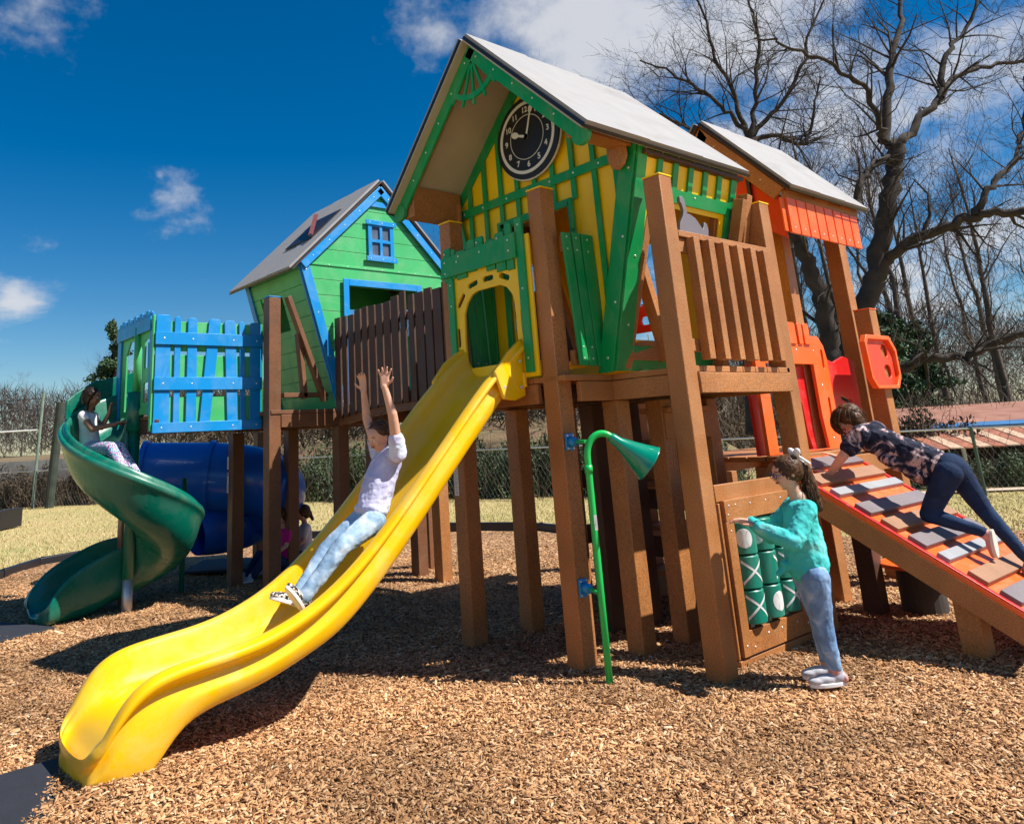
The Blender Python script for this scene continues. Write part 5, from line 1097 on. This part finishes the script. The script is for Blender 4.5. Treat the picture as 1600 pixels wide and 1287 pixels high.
# ================================================================= people
def cap_mesh(mb,a,ra,b,rb,n=16,k=5):
    a=Vector(a);b=Vector(b);d=b-a;L_=d.length
    if L_<1e-5: d=Vector((0,0,1)); L_=1e-5
    d=d/L_; u=d.orthogonal().normalized(); w=d.cross(u); vs=[];fs=[]; rings=[]
    for i in range(k): t=-PI/2+PI/2*(i+.5)/k; rings.append((a+d*(ra*math.sin(t)),ra*math.cos(t)))
    rings.append((a,ra)); rings.append((b,rb))
    for i in range(k): t=PI/2*(i+.5)/k; rings.append((b+d*(rb*math.sin(t)),rb*math.cos(t)))
    for c,r in rings: vs+=[c+(u*math.cos(2*PI*j/n)+w*math.sin(2*PI*j/n))*r for j in range(n)]
    for i in range(len(rings)-1): fs+=[(i*n+j,i*n+(j+1)%n,(i+1)*n+(j+1)%n,(i+1)*n+j) for j in range(n)]
    fs.append(tuple(range(n))[::-1]); fs.append(tuple(range((len(rings)-1)*n,len(rings)*n))); mb.add(vs,fs)
def ell_mesh(mb,c,r,ax=None,n=20,k=12):
    """ellipsoid; ax = (x,y,z) unit axes"""
    c=Vector(c); ax=ax or (X,Y,Z); vs=[];fs=[]
    for i in range(1,k):
        t=-PI/2+PI*i/k
        for j in range(n):
            p=2*PI*j/n; vs.append(c+ax[0]*(r[0]*math.cos(t)*math.cos(p))+ax[1]*(r[1]*math.cos(t)*math.sin(p))+ax[2]*(r[2]*math.sin(t)))
    for i in range(k-2): fs+=[(i*n+j,i*n+(j+1)%n,(i+1)*n+(j+1)%n,(i+1)*n+j) for j in range(n)]
    vs+=[c-ax[2]*r[2],c+ax[2]*r[2]]; m=len(vs)
    fs+=[(m-2,(j+1)%n,j) for j in range(n)]+[(m-1,(k-2)*n+j,(k-2)*n+(j+1)%n) for j in range(n)]
    mb.add(vs,fs)
def fuse(name,parts,m,parent,vox=.007,smooth=3,disp=None):
    """one continuous surface out of overlapping limbs"""
    mb=MB()
    for p in parts:
        if p[0]=='c': cap_mesh(mb,*p[1:])
        else: ell_mesh(mb,*p[1:])
    me=bpy.data.meshes.new('t'); me.from_pydata(mb.v,[],mb.f); me.update()
    o=bpy.data.objects.new('t',me); COL.objects.link(o)
    r=o.modifiers.new('r','REMESH'); r.mode='VOXEL'; r.voxel_size=vox; r.use_smooth_shade=True
    s=o.modifiers.new('s','SMOOTH'); s.iterations=smooth; s.factor=.6
    if disp:
        tx=bpy.data.textures.new('cloth_folds','CLOUDS'); tx.noise_scale=disp[1]; dm=o.modifiers.new('d','DISPLACE'); dm.texture=tx; dm.strength=disp[0]; dm.mid_level=.5; dm.texture_coords='GLOBAL'
    out=bpy.data.meshes.new_from_object(o.evaluated_get(bpy.context.evaluated_depsgraph_get())); bpy.data.objects.remove(o)
    out.shade_smooth(); out.name=name; return link(name,out,m,parent)
def skin_mat(n,c): 
    m=mat(n,c,.5,.08,12); b=m.node_tree.nodes['Principled BSDF']; b.inputs['Subsurface Weight'].default_value=.12; b.inputs['Subsurface Radius'].default_value=(.02,.008,.004); b.inputs['Subsurface Scale'].default_value=.3; return m
SK1=skin_mat('skin_fair',(.66,.36,.25)); SK2=skin_mat('skin_brown',(.26,.12,.065)); SK3=skin_mat('skin_light',(.62,.34,.24))
def dye(name,stops,scale,dist=1.2,rough=.85):
    m=bpy.data.materials.new(name); m.use_nodes=True; t=m.node_tree; b=t.nodes['Principled BSDF']; b.inputs['Roughness'].default_value=rough; b.inputs['Specular IOR Level'].default_value=.2
    c=t.nodes.new('ShaderNodeTexCoord'); n=t.nodes.new('ShaderNodeTexNoise'); n.inputs['Scale'].default_value=scale; n.inputs['Detail'].default_value=3; n.inputs['Distortion'].default_value=dist; t.links.new(c.outputs['Object'],n.inputs['Vector'])
    r=t.nodes.new('ShaderNodeValToRGB'); e=r.color_ramp.elements; e[0].position,e[0].color=stops[0][0],(*stops[0][1],1); e[1].position,e[1].color=stops[-1][0],(*stops[-1][1],1)
    for p,cc in stops[1:-1]: x=e.new(p); x.color=(*cc,1)
    t.links.new(n.outputs[0],r.inputs[0]); t.links.new(r.outputs[0],b.inputs['Base Color'])
    n2=t.nodes.new('ShaderNodeTexNoise'); n2.inputs['Scale'].default_value=22; n2.inputs['Detail'].default_value=3; n2.inputs['Distortion'].default_value=.8; t.links.new(c.outputs['Object'],n2.inputs['Vector'])
    bu=t.nodes.new('ShaderNodeBump'); bu.inputs['Strength'].default_value=.35; bu.inputs['Distance'].default_value=.008; t.links.new(n2.outputs[0],bu.inputs['Height']); t.links.new(bu.outputs[0],b.inputs['Normal'])
    return m
DEN=dye('denim_pale',[(.3,(.10,.19,.36)),(.55,(.20,.34,.55)),(.72,(.42,.54,.70))],9)
DEN2=dye('denim_washed',[(.3,(.15,.26,.41)),(.5,(.32,.45,.60)),(.70,(.60,.68,.77))],7)
LAV=dye('tie_dye_lavender',[(.35,(.44,.45,.68)),(.52,(.58,.56,.78)),(.66,(.66,.78,.88))],4)
TEAL=dye('shirt_teal',[(.3,(.02,.42,.42)),(.6,(.07,.56,.54)),(.8,(.25,.68,.66))],3)
NAVY=dye('leggings_navy',[(.3,(.010,.022,.06)),(.7,(.02,.045,.11))],3)
BTD=dye('tie_dye_black_pink',[(.40,(.012,.014,.03)),(.52,(.035,.04,.07)),(.60,(.50,.34,.33)),(.66,(.62,.46,.43)),(.75,(.02,.02,.04))],7,2.2)
PINK=dye('shirt_pink',[(.3,(.55,.02,.22)),(.7,(.65,.03,.28))],5); WSH=dye('shirt_white',[(.3,(.62,.60,.62)),(.7,(.74,.72,.74))],5)
FLO=dye('leggings_floral',[(.36,(.03,.04,.20)),(.45,(.10,.35,.50)),(.52,(.75,.72,.75)),(.60,(.55,.10,.30)),(.68,(.06,.04,.25))],55,.2)
LEO=dye('shoe_leopard',[(.44,(.03,.025,.02)),(.50,(.06,.05,.04)),(.53,(.70,.66,.58)),(.7,(.76,.72,.66))],75,.1)
HB=dye('hair_brown',[(.3,(.045,.022,.012)),(.6,(.10,.05,.025)),(.75,(.22,.12,.06))],30,.5,.45); HD=dye('hair_dark',[(.3,(.008,.005,.004)),(.7,(.03,.016,.01))],40,.3,.45)
SOLE=mat('shoe_sole',(.72,.66,.58),.6,.05,6); SHG=mat('shoe_grey',(.42,.42,.46),.7,.2,30); SHP=mat('shoe_pink',(.60,.28,.25),.6,.15,14); EYEW=mat('eye_white',(.7,.68,.66),.2,.02); EYEB=mat('eye_brown',(.03,.015,.01),.15,.1); LIP=mat('lip',(.42,.10,.09),.4,.1)
def lerp(a,b,t): return Vector(a).lerp(Vector(b),t)
def hand(wr,dirv,palmn,r=1.0,spread=.25,curl=.2,thumb=1):
    """palm, four fingers and a thumb from the wrist; dirv along the hand, palmn out of the palm"""
    wr=Vector(wr); d=Vector(dirv).normalized(); n=Vector(palmn); n=(n-d*n.dot(d)).normalized(); s=d.cross(n)
    out=[]; pl=.062*r
    for q in(-1.2,-.4,.4,1.2): out.append(('c',wr+s*q*.010*r,.0115*r,wr+d*pl+s*q*.0165*r,.0095*r))
    for q,l in((-1.2,.046),(-.4,.056),(.4,.060),(1.2,.052)):
        b0=wr+d*pl+s*q*.0165*r; dd=(d+s*q*spread*.35-0*n).normalized(); m=b0+(dd+n*curl*.5).normalized()*l*.5*r; e=m+(dd+n*curl*1.6).normalized()*l*.5*r
        out+= [('c',b0,.0082*r,m,.0074*r),('c',m,.0074*r,e,.0060*r)]
    tb=wr+d*.018*r+s*thumb*.018*r; tm=tb+(d*.55+s*thumb*.8+n*.3).normalized()*.03*r; te=tm+(d*.85+s*thumb*.45+n*.3).normalized()*.024*r
    out+=[('c',tb,.0100*r,tm,.0085*r),('c',tm,.0085*r,te,.0068*r)]
    return out
def head(c,fwd,up,r,sk):
    """head parts and face features; c centre, r = half the head height"""
    c=Vector(c); f=Vector(fwd).normalized(); u=Vector(up); u=(u-f*u.dot(f)).normalized(); s=f.cross(u)
    ax=(f,s,u); P_=[('e',c+u*.18*r,(r*.86,r*.74,r*.80),ax),('e',c-u*.28*r+f*.16*r,(r*.58,r*.56,r*.62),ax),('c',c-u*.75*r+f*.42*r,r*.15,c-u*.68*r+f*.40*r,r*.16),
        ('c',c+u*.10*r+f*.78*r,r*.06,c-u*.20*r+f*.90*r,r*.095),('e',c-u*.22*r+f*.55*r+s*.32*r,(r*.25,r*.22,r*.22),ax),('e',c-u*.22*r+f*.55*r-s*.32*r,(r*.25,r*.22,r*.22),ax)]
    for q in(-1,1): P_+=[('e',c+s*q*.74*r-f*.05*r-u*.02*r,(r*.13,r*.06,r*.2),ax)]
    return P_,(c,f,s,u,r)
def face(fr,par,browm,look=None,closed=False):
    c,f,s,u,r=fr
    for q in(-1,1):
        e=c+f*.765*r+s*q*.27*r+u*.05*r
        mb=MB(); ell_mesh(mb,e,(r*.06,r*.15,r*.095),(f,s,u),14,8); eo=mb.build('eye',EYEW,par,smooth=True)
        mb=MB(); ell_mesh(mb,e+f*r*.025-u*.01*r,(r*.045,r*.075,r*.085),(f,s,u),12,8); mb.build('iris',EYEB,eo,smooth=True)
        mb=MB(); cap_mesh(mb,e+f*.03*r+s*q*-.11*r+u*.085*r,r*.018,e+f*.0*r+s*q*.14*r+u*.06*r,r*.014,8,3); mb.build('eyelid',browm,par,smooth=True)
        mb=MB(); cap_mesh(mb,e+f*.03*r+s*q*-.12*r+u*.19*r,r*.036,e-f*.03*r+s*q*.16*r+u*.19*r,r*.024,8,3); mb.build('eyebrow',browm,par,smooth=True)
    mb=MB(); ell_mesh(mb,c+f*.80*r-u*.43*r,(r*.07,r*.20,r*.06),(f,s,u),14,8); mb.build('mouth',LIP,par,smooth=True)
def shoe(name,par,heel,toe,up,m,sole=SOLE,w=.036,h=.045):
    heel=Vector(heel);toe=Vector(toe);d=(toe-heel).normalized();u=Vector(up);u=(u-d*u.dot(d)).normalized();s=d.cross(u); L_=(toe-heel).length
    o=fuse(name,[('e',lerp(heel,toe,.22)+u*h*.75,(L_*.24,w*.95,h*.9),(d,s,u)),('e',lerp(heel,toe,.55)+u*h*.55,(L_*.36,w*1.0,h*.62),(d,s,u)),('e',lerp(heel,toe,.80)+u*h*.42,(L_*.24,w*1.0,h*.5),(d,s,u)),('c',lerp(heel,toe,.18)+u*h*.9,w*.85,lerp(heel,toe,.18)+u*h*1.5,w*.8)],m,par,.006,2)
    mb=MB(); pts=[]; n=20
    for i in range(n):
        a=2*PI*i/n; x=.5+.52*math.cos(a); pts.append((x*L_,w*1.08*math.sin(a)*(1+.10*math.cos(a))))
    mb.poly(pts,(heel-u*.012,d,s,u),.022); mb.build('sole',sole,o,bevel=.004); return o
def strands(name,m,par,roots,n,L_,dirf,seed,r=.0035,wob=.012):
    g=random.Random(seed); mb=MB()
    for _ in range(n):
        p,d=roots(g); pts=[Vector(p)]; k=6
        for i in range(k):
            d=dirf(pts[-1],d,i/k,g); pts.append(pts[-1]+d*L_*g.uniform(.8,1.1)/k+Vector((g.gauss(0,wob),g.gauss(0,wob),g.gauss(0,wob*.4)))*.5)
        mb.tube(pts,[r,r,r,r*.9,r*.8,r*.6,r*.3],4,cap=False)
    return mb.build(name,m,par,smooth=True)
# ---------- girl standing at the tic-tac-toe panel
gA=thing('person','girl in teal shirt and pale jeans with white hair bow, standing at the game panel','person',(4.75,2.52,0))
fa_=Vector((-.80,.60,-.02)); fd=Vector((-.775,.632,-.16))
HP,HF_=head((4.70,2.535,1.165),fd,(0,0,1),.098,SK1)
neck=Vector((4.735,2.51,1.02)); shN=Vector((4.65,2.42,.965)); shF=Vector((4.83,2.60,.965)); elN=Vector((4.50,2.46,.80)); wrN=Vector((4.52,2.69,.875)); elF=Vector((4.76,2.74,.79)); wrF=Vector((4.66,2.81,.885))
parts=HP+[('c',neck-Z*.03,.042,Vector((4.715,2.525,1.09)),.038),('c',elN,.030,wrN,.021),('c',elF,.030,wrF,.021)]
parts+=hand(wrN,(-.15,.72,.30),(-.2,.3,-1),1,.2,.55,1)+hand(wrF,(-.45,.65,.10),(-.1,.2,-1),1,.2,.5,1)
parts+=[('c',(4.72,2.50,.60),.07,neck,.05)]
bo=fuse('body',parts,SK1,gA,.0045,2); face(HF_,bo,HB)
ws=Vector((4.73,2.53,.64))
sh_=fuse('shirt',[('e',(4.735,2.515,.955),(.085,.135,.065),(Vector((-.775,.632,0)),Vector((.632,.775,0)),Z)),('c',(4.735,2.515,.93),.095,(4.74,2.52,.78),.110),('c',(4.74,2.52,.78),.112,(4.745,2.525,.655),.125),('e',(4.745,2.53,.62),(.115,.135,.05),(Vector((-.775,.632,0)),Vector((.632,.775,0)),Z)),
   ('c',shN,.058,elN+Vector((.01,.0,.0)),.055),('c',elN,.055,wrN-(wrN-elN)*.10,.038),('c',shF,.056,elF,.052),('c',elF,.052,wrF-(wrF-elF)*.12,.036),('c',(4.645,2.60,.64),.03,(4.60,2.63,.60),.018),('c',(4.645,2.60,.64),.03,(4.62,2.60,.655),.022)],TEAL,gA,.006,3,(.018,.045))
pr_=MB(); fp=frame((4.852,2.500,.76),Vector((.632,.775,0)),Z)
hpN=Vector((4.70,2.465,.58)); hpF=Vector((4.79,2.575,.58)); kN=Vector((4.715,2.475,.34)); aN=Vector((4.735,2.46,.09)); kF=Vector((4.83,2.555,.335)); aF=Vector((4.85,2.56,.09))
fuse('jeans',[('c',hpN,.082,kN,.056),('c',kN,.056,aN+Z*.02,.042),('c',hpF,.080,kF,.055),('c',kF,.055,aF+Z*.02,.041),('e',(4.755,2.525,.60),(.095,.125,.075),(Vector((-.775,.632,0)),Vector((.632,.775,0)),Z))],DEN,gA,.006,3,(.010,.06))
tdir=Vector((-.80,.58,0)).normalized()
for a_,nm in((aN,'shoe'),(aF,'shoe')):
    s_=shoe(nm,gA,Vector((a_.x,a_.y,.022))-tdir*.055,Vector((a_.x,a_.y,.018))+tdir*.155,Z,SHG,WHT,.037,.045)
    sd=tdir.cross(Z)
    for k in range(3):
        q=Vector((a_.x,a_.y,.03))+tdir*(.035+k*.022)+sd*.036; MB().bar(q,q+tdir*-.022+Z*.035-sd*.004,.004,.009,sd).build('side_stripe',WHT,s_)
    mb=MB(); ell_mesh(mb,Vector((a_.x,a_.y,.045))-tdir*.045,(.022,.034,.03),(tdir,sd,Z)); mb.build('heel_patch',SHP,s_,smooth=True)
    mb=MB(); cap_mesh(mb,Vector((a_.x,a_.y,.08)),.034,Vector((a_.x,a_.y,.115)),.035); mb.build('sock',SHP if a_ is aN else SK1,gA,smooth=True)
c,f,s,u,r=HF_
hr=fuse('hair',[('e',c+u*.26*r-f*.12*r,(r*.93,r*.86,r*.86),(f,s,u)),('e',c-f*.42*r+u*.0*r,(r*.55,r*.72,r*.62),(f,s,u)),('c',c-f*.80*r+u*.35*r,r*.30,c-f*1.15*r+u*.1*r,r*.30),('c',c-f*1.15*r+u*.1*r,r*.34,c-f*1.25*r-u*1.0*r,r*.36),('c',c-f*1.25*r-u*1.0*r,r*.36,c-f*1.30*r-u*2.4*r,r*.20)],HB,gA,.006,2,(.012,.012))
strands('loose_hair',HB,hr,lambda g:(c-f*(1.0+.3*g.random())*r+u*.2*r+s*g.gauss(0,.14)*r,Vector((0,0,-1))),90,.26,lambda p,d,t,g:(d+Vector((g.gauss(0,.10),g.gauss(0,.10),-.5))-f*(.10 if t<.3 else .0)).normalized(),4,.003,.02)
mb=MB()
# face opening: keep the hairline back from the brow
bw=MB(); bc=c-f*.80*r+u*1.08*r
for q in(-1,1):
    ell_mesh(bw,bc+s*q*.30*r-f*.05*r,(r*.20,r*.46,r*.26),(f,(s*q+u*.35).normalized(),u),14,8)
    cap_mesh(bw,bc,r*.07,bc+s*q*.42*r-f*.55*r-u*.75*r,r*.10,8,3)
ell_mesh(bw,bc,(r*.13,r*.12,r*.13),(f,s,u),12,8); bw.build('hair_bow',mat('bow_white',(.80,.80,.82),.6,.05),gA,smooth=True)
gl=MB(); 
for q in(-1,1):
    ce=c+f*.90*r+s*q*.29*r+u*.03*r; P_=[ce+s*math.cos(2*PI*i/16)*.22*r+u*math.sin(2*PI*i/16)*.16*r for i in range(17)]; gl.tube(P_,.0028,6)
    gl.tube([ce+s*q*.22*r+u*.03*r,c+s*q*.78*r-f*.05*r+u*.08*r],.0026,6)
gl.tube([c+f*.90*r+s*.07*r+u*.05*r,c+f*.90*r-s*.07*r+u*.05*r],.0028,6); gl.build('glasses',mat('glasses_blue',(.03,.05,.22),.25,.1),gA,smooth=True)
# ---------- girl coming down the yellow slide
gB=thing('person','girl in a lavender tie-dye shirt sliding down the yellow slide with both arms raised','person',(2.8,4.32,1.0))
fd=Vector((-.90,-.04,-.30)); HP,HF_=head((2.905,4.30,1.515),fd,Vector((-.2,0,1)),.093,SK3)
neck=Vector((2.945,4.30,1.40)); shN=Vector((2.955,4.17,1.415)); shF=Vector((2.99,4.44,1.415)); elN=Vector((2.895,4.13,1.655)); wrN=Vector((2.855,4.15,1.825)); elF=Vector((2.955,4.52,1.64)); wrF=Vector((2.915,4.49,1.825))
parts=HP+[('c',neck-Z*.04,.042,Vector((2.92,4.30,1.46)),.036),('c',shN,.040,elN,.031),('c',elN,.031,wrN,.020),('c',shF,.040,elF,.031),('c',elF,.031,wrF,.020),('c',(2.85,4.31,1.12),.07,neck-Z*.04,.06)]
parts+=hand(wrN,(.04,-.02,1),(-.60,-.75,.1),1.05,1.1,.25,1)+hand(wrF,(-.05,.02,1),(-.9,-.25,.0),1.05,.6,.4,-1)
bo=fuse('body',parts,SK3,gB,.0045,2); face(HF_,bo,HB)
sd=Vector((0,1,0)); tf=Vector((-.90,0,.43)).normalized(); tu=(neck-Vector((2.84,4.31,1.08))).normalized(); tx=tu.cross(sd)
fuse('shirt',[('e',lerp(shN,shF,.5)-Z*.02,(.075,.145,.055),(tx,sd,tu)),('c',lerp(shN,shF,.5)-Z*.03,.095,(2.90,4.31,1.24),.105),('c',(2.90,4.31,1.24),.105,(2.845,4.31,1.09),.105),('e',(2.83,4.31,1.07),(.10,.125,.05),(tx,sd,tu)),
  ('c',shN-Z*.01,.058,lerp(shN,elN,.33),.052),('c',shF-Z*.01,.058,lerp(shF,elF,.33),.052)],LAV,gB,.006,3,(.016,.045))
hpN=Vector((2.80,4.24,1.01)); hpF=Vector((2.80,4.38,1.01)); kN=Vector((2.55,4.21,.90)); aN=Vector((2.31,4.24,.655)); kF=Vector((2.57,4.42,.86)); aF=Vector((2.34,4.38,.64))
fuse('jeans',[('c',hpN,.078,kN,.056),('c',kN,.056,aN,.042),('c',hpF,.078,kF,.056),('c',kF,.056,aF,.042),('e',(2.82,4.31,1.02),(.085,.12,.085),(tx,sd,tu))],DEN2,gB,.006,3,(.010,.06))
for a_,tt_ in((aN,Vector((-.62,-.10,.78))),(aF,Vector((-.90,.22,.36)))):
    tt_=tt_.normalized(); shoe('shoe',gB,a_-tt_*.05+Vector((-.03,0,-.035)),a_+tt_*.14+Vector((-.03,0,-.035)),Vector((.45,0,.9)),LEO,WHT,.035,.040)
c,f,s,u,r=HF_
hr=fuse('hair',[('e',c+u*.34*r-f*.19*r,(r*.88,r*.84,r*.80),(f,s,u)),('e',c-f*.46*r-u*.10*r,(r*.5,r*.72,r*.7),(f,s,u)),('c',c-f*.75*r-u*.1*r,r*.42,c-f*1.15*r-u*.9*r,r*.34),('c',c-f*1.15*r-u*.9*r,r*.34,c-f*1.25*r-u*1.7*r,r*.2)],HB,gB,.006,2,(.006,.015))
strands('loose_hair',HB,hr,lambda g:(c+u*g.uniform(.5,1.0)*r-f*g.uniform(-.5,.8)*r+s*g.gauss(0,.45)*r,(u*.6-f*.5+s*g.gauss(0,.5)).normalized()),26,.10,lambda p,d,t,g:(d+Vector((g.gauss(0,.2),g.gauss(0,.2),g.gauss(0,.2)))+f*.12).normalized(),6,.0022,.01)
# ---------- child climbing the orange ramp
gC=thing('person','child in tie-dye shirt and navy leggings crawling up the orange ramp','person',(6.15,2.4,1.0))
Ct=Vector((6.12,2.66,1.34)); pe=Vector((6.12,2.16,1.10))
fd=Vector((-.10,.86,-.50)); HP,HF_=head((6.13,2.75,1.46),fd,Vector((0,.45,1)),.098,SK1)
shN=Vector((5.99,2.63,1.345)); shF=Vector((6.28,2.63,1.37)); elN=Vector((5.91,2.74,1.20)); wrN=Vector((5.93,2.87,1.075)); elF=Vector((6.36,2.82,1.27)); wrF=Vector((6.38,2.99,1.165))
parts=HP+[('c',Ct,.045,(6.13,2.71,1.40),.040),('c',shN,.044,elN,.034),('c',elN,.034,wrN,.023),('c',shF,.044,elF,.034),('c',elF,.034,wrF,.023),('c',pe,.08,Ct,.08)]
ru=Vector((0,.85,.53))
parts+=hand(wrN,ru+Vector((-.15,0,0))-Z*.25,(0,.5,-.85),1,.7,.1,1)+hand(wrF,ru-Z*.2,(0,.5,-.85),1,.7,.1,-1)
bo=fuse('body',parts,SK1,gC,.0045,2); face(HF_,bo,HB)
bd=(Ct-pe).normalized(); bn=X.cross(bd); bn=bn if bn.z>0 else -bn
fuse('shirt',[('e',Ct-bd*.01,(.15,.07,.09),(X,bd,bn)),('c',Ct-bd*.05,.105,pe+bd*.24-bn*.01,.110),('c',pe+bd*.24-bn*.01,.110,pe+bd*.08-bn*.01,.115),('e',pe+bd*.13-bn*.10,(.13,.13,.07),(X,bd,bn)),('e',pe+bd*.30-bn*.08,(.13,.13,.07),(X,bd,bn)),('c',shN,.066,lerp(shN,elN,.62),.064),('c',shF,.066,lerp(shF,elF,.62),.062)],BTD,gC,.006,3,(.020,.05))
hpN=pe+X*-.06+Vector((0,-.03,-.03)); hpF=pe+X*.07+Vector((0,-.04,-.03))
kN=Vector((6.05,2.30,.80)); aN=Vector((6.07,2.00,.70)); kF=Vector((6.24,2.03,.83)); aF=Vector((6.28,1.86,.53))
fuse('leggings',[('e',pe+Vector((0,-.03,0)),(.115,.10,.10),(X,bd,bn)),('c',hpN,.088,kN,.056),('c',kN,.055,aN,.036),('c',hpF,.088,kF,.058),('c',kF,.057,aF,.036)],NAVY,gC,.006,3,(.006,.05))
for a_,hd_,td_ in((aN,Vector((0,-.05,.03)),Vector((0,.02,-1))),(aF,Vector((0,-.02,.02)),Vector((0,.35,-.75)))):
    td_=td_.normalized(); shoe('shoe',gC,a_-td_*.02+Vector((0,-.045,0)),a_+td_*.15+Vector((0,-.045,0)),Vector((0,1,.1)),SHP,SOLE,.035,.038)
c,f,s,u,r=HF_
hr=fuse('hair',[('e',c+u*.24*r-f*.16*r,(r*.96,r*.90,r*.90),(f,s,u)),('e',c-f*.40*r-u*.2*r,(r*.62,r*.82,r*.8),(f,s,u)),('c',c-f*.5*r-u*.35*r,r*.5,c-f*.55*r-u*1.0*r,r*.36)],HB,gC,.006,2,(.012,.02))
def sfall(p,d,t,g):
    o_=p-(c+u*.1*r); o_=o_.normalized() if o_.length>0 else Z; tng=(Vector((0,.1,-1))-o_*o_.dot(Vector((0,.1,-1)))); return (tng.normalized()+o_*.05+d*.3).normalized()
strands('loose_hair',HB,hr,lambda g:((lambda a,b:(c+u*.15*r+(f*math.cos(a)*math.cos(b)*.9+s*math.sin(a)*math.cos(b)*.92+u*math.sin(b)*.92)*r*1.02))(g.uniform(0,6.28),g.uniform(.5,1.5)),Vector((0,0,-1))),150,.20,sfall,9,.003,.006)
# ---------- girl at the top of the spiral slide
gD=thing('person','dark-haired girl in a pale top seated at the top of the green spiral slide','person',(2.3,8.6,1.6))
fd=Vector((.70,-.62,-.10)); HP,HF_=head((2.255,8.675,2.085),fd,Z,.100,SK2)
neck=Vector((2.24,8.69,1.955)); shN=Vector((2.16,8.60,1.90)); shF=Vector((2.31,8.78,1.90)); elN=Vector((2.22,8.47,1.76)); wrN=Vector((2.43,8.41,1.80)); elF=Vector((2.38,8.72,1.78)); wrF=Vector((2.43,8.66,1.92))
parts=HP+[('c',neck-Z*.04,.042,Vector((2.25,8.68,2.03)),.037),('c',shN,.038,elN,.031),('c',elN,.031,wrN,.021),('c',shF,.038,elF,.030),('c',elF,.030,wrF,.021),('c',(2.26,8.64,1.58),.08,neck-Z*.05,.06)]
parts+=hand(wrN,(.75,-.3,.25),(.1,-.2,-1),1,.3,.6,1)+hand(wrF,(.15,-.1,1),(.6,-.5,0),1,.4,.2,1)
bo=fuse('body',parts,SK2,gD,.005,2); face(HF_,bo,HD)
fuse('shirt',[('e',lerp(shN,shF,.5)-Z*.02,(.075,.14,.06),(Vector((.7,-.7,0)),Vector((.7,.7,0)),Z)),('c',lerp(shN,shF,.5)-Z*.04,.090,(2.26,8.66,1.60),.100),('c',shN,.052,lerp(shN,elN,.25),.050),('c',shF,.050,lerp(shF,elF,.25),.048)],WSH,gD,.007,3,(.012,.05))
fuse('leggings',[('c',(2.25,8.60,1.56),.090,(2.34,8.22,1.56),.064),('c',(2.31,8.66,1.56),.080,(2.44,8.28,1.56),.062),('c',(2.34,8.22,1.56),.060,(2.44,7.98,1.30),.048),('c',(2.44,8.28,1.56),.058,(2.55,8.02,1.28),.046)],FLO,gD,.008,2)
c,f,s,u,r=HF_
hr=fuse('hair',[('e',c+u*.26*r-f*.18*r,(r*.95,r*.88,r*.88),(f,s,u)),('e',c-f*.45*r-u*.15*r,(r*.55,r*.78,r*.7),(f,s,u)),('c',c-f*.1*r-s*.70*r-u*.1*r,r*.2,c+f*.05*r-s*.72*r-u*1.2*r,r*.14),('c',c-f*.1*r+s*.70*r-u*.1*r,r*.2,c+f*.05*r+s*.72*r-u*1.2*r,r*.14)],HD,gD,.007,2,(.014,.012))
# ---------- two children sitting under the platform
def sitter(x,y,fd,shm,label,hair,sk,leg=DARK):
    t=thing('person',label,'person',(x,y,0)); f=Vector(fd).normalized(); s=f.cross(Z); b=Vector((x,y,0))
    HP,HF__=head(b+Z*.66+f*.03,f+Vector((0,0,-.15)),Z,.092,sk); n_=b+Z*.53
    pa=HP+[('c',n_-Z*.02,.036,b+Z*.60+f*.02,.034),('c',b+Z*.18,.07,n_-Z*.04,.055)]
    for q in(-1,1):
        sh=b+Z*.49+s*q*.10; el=sh-Z*.15+f*.05+s*q*.02; wr=el+f*.12-Z*.06; pa+=[('c',sh,.033,el,.027),('c',el,.027,wr,.02)]+hand(wr,f*.8-Z*.5,(0,0,-1),.9,.3,.4,q)
    bo=fuse('body',pa,sk,t,.006,2); face(HF__,bo,hair)
    fuse('shirt',[('e',b+Z*.48,(.07,.125,.055),(f,s,Z)),('c',b+Z*.46,.082,b+Z*.20,.095),('c',b+Z*.49+s*.10,.045,b+Z*.40+s*.11+f*.03,.042),('c',b+Z*.49-s*.10,.045,b+Z*.40-s*.11+f*.03,.042)],shm,t,.008,3,(.01,.05))
    fuse('trousers',[('c',b+Z*.12+s*.06,.075,b+f*.28+Z*.26+s*.09,.055),('c',b+f*.28+Z*.26+s*.09,.055,b+f*.46+Z*.07+s*.07,.04),('c',b+Z*.12-s*.06,.075,b+f*.28+Z*.26-s*.09,.055),('c',b+f*.28+Z*.26-s*.09,.055,b+f*.46+Z*.07-s*.07,.04),('e',b+Z*.12,(.09,.12,.08),(f,s,Z))],leg,t,.008,2)
    for q in(-1,1): shoe('shoe',t,b+f*.45+s*q*.07+Z*.02,b+f*.62+s*q*.07+Z*.02,Z,SHG,WHT,.033,.038)
    c,f2,s2,u,r=HF__
    fuse('hair',[('e',c+u*.26*r-f2*.18*r,(r*.95,r*.88,r*.88),(f2,s2,u)),('e',c-f2*.45*r-u*.15*r,(r*.55,r*.78,r*.7),(f2,s2,u)),('c',c-f2*.9*r,r*.3,c-f2*1.2*r-u*1.1*r,r*.22)],hair,t,.008,2,(.012,.012))
    return t
sitter(4.60,8.92,(-.80,-.05,0),PINK,'small child in a bright pink shirt sitting on the chips beneath the green house',HB,SK3,NAVY)
sitter(4.98,9.10,(-.70,.25,0),WSH,'small child in a white shirt sitting behind the one in pink',HB,SK3,NAVY)
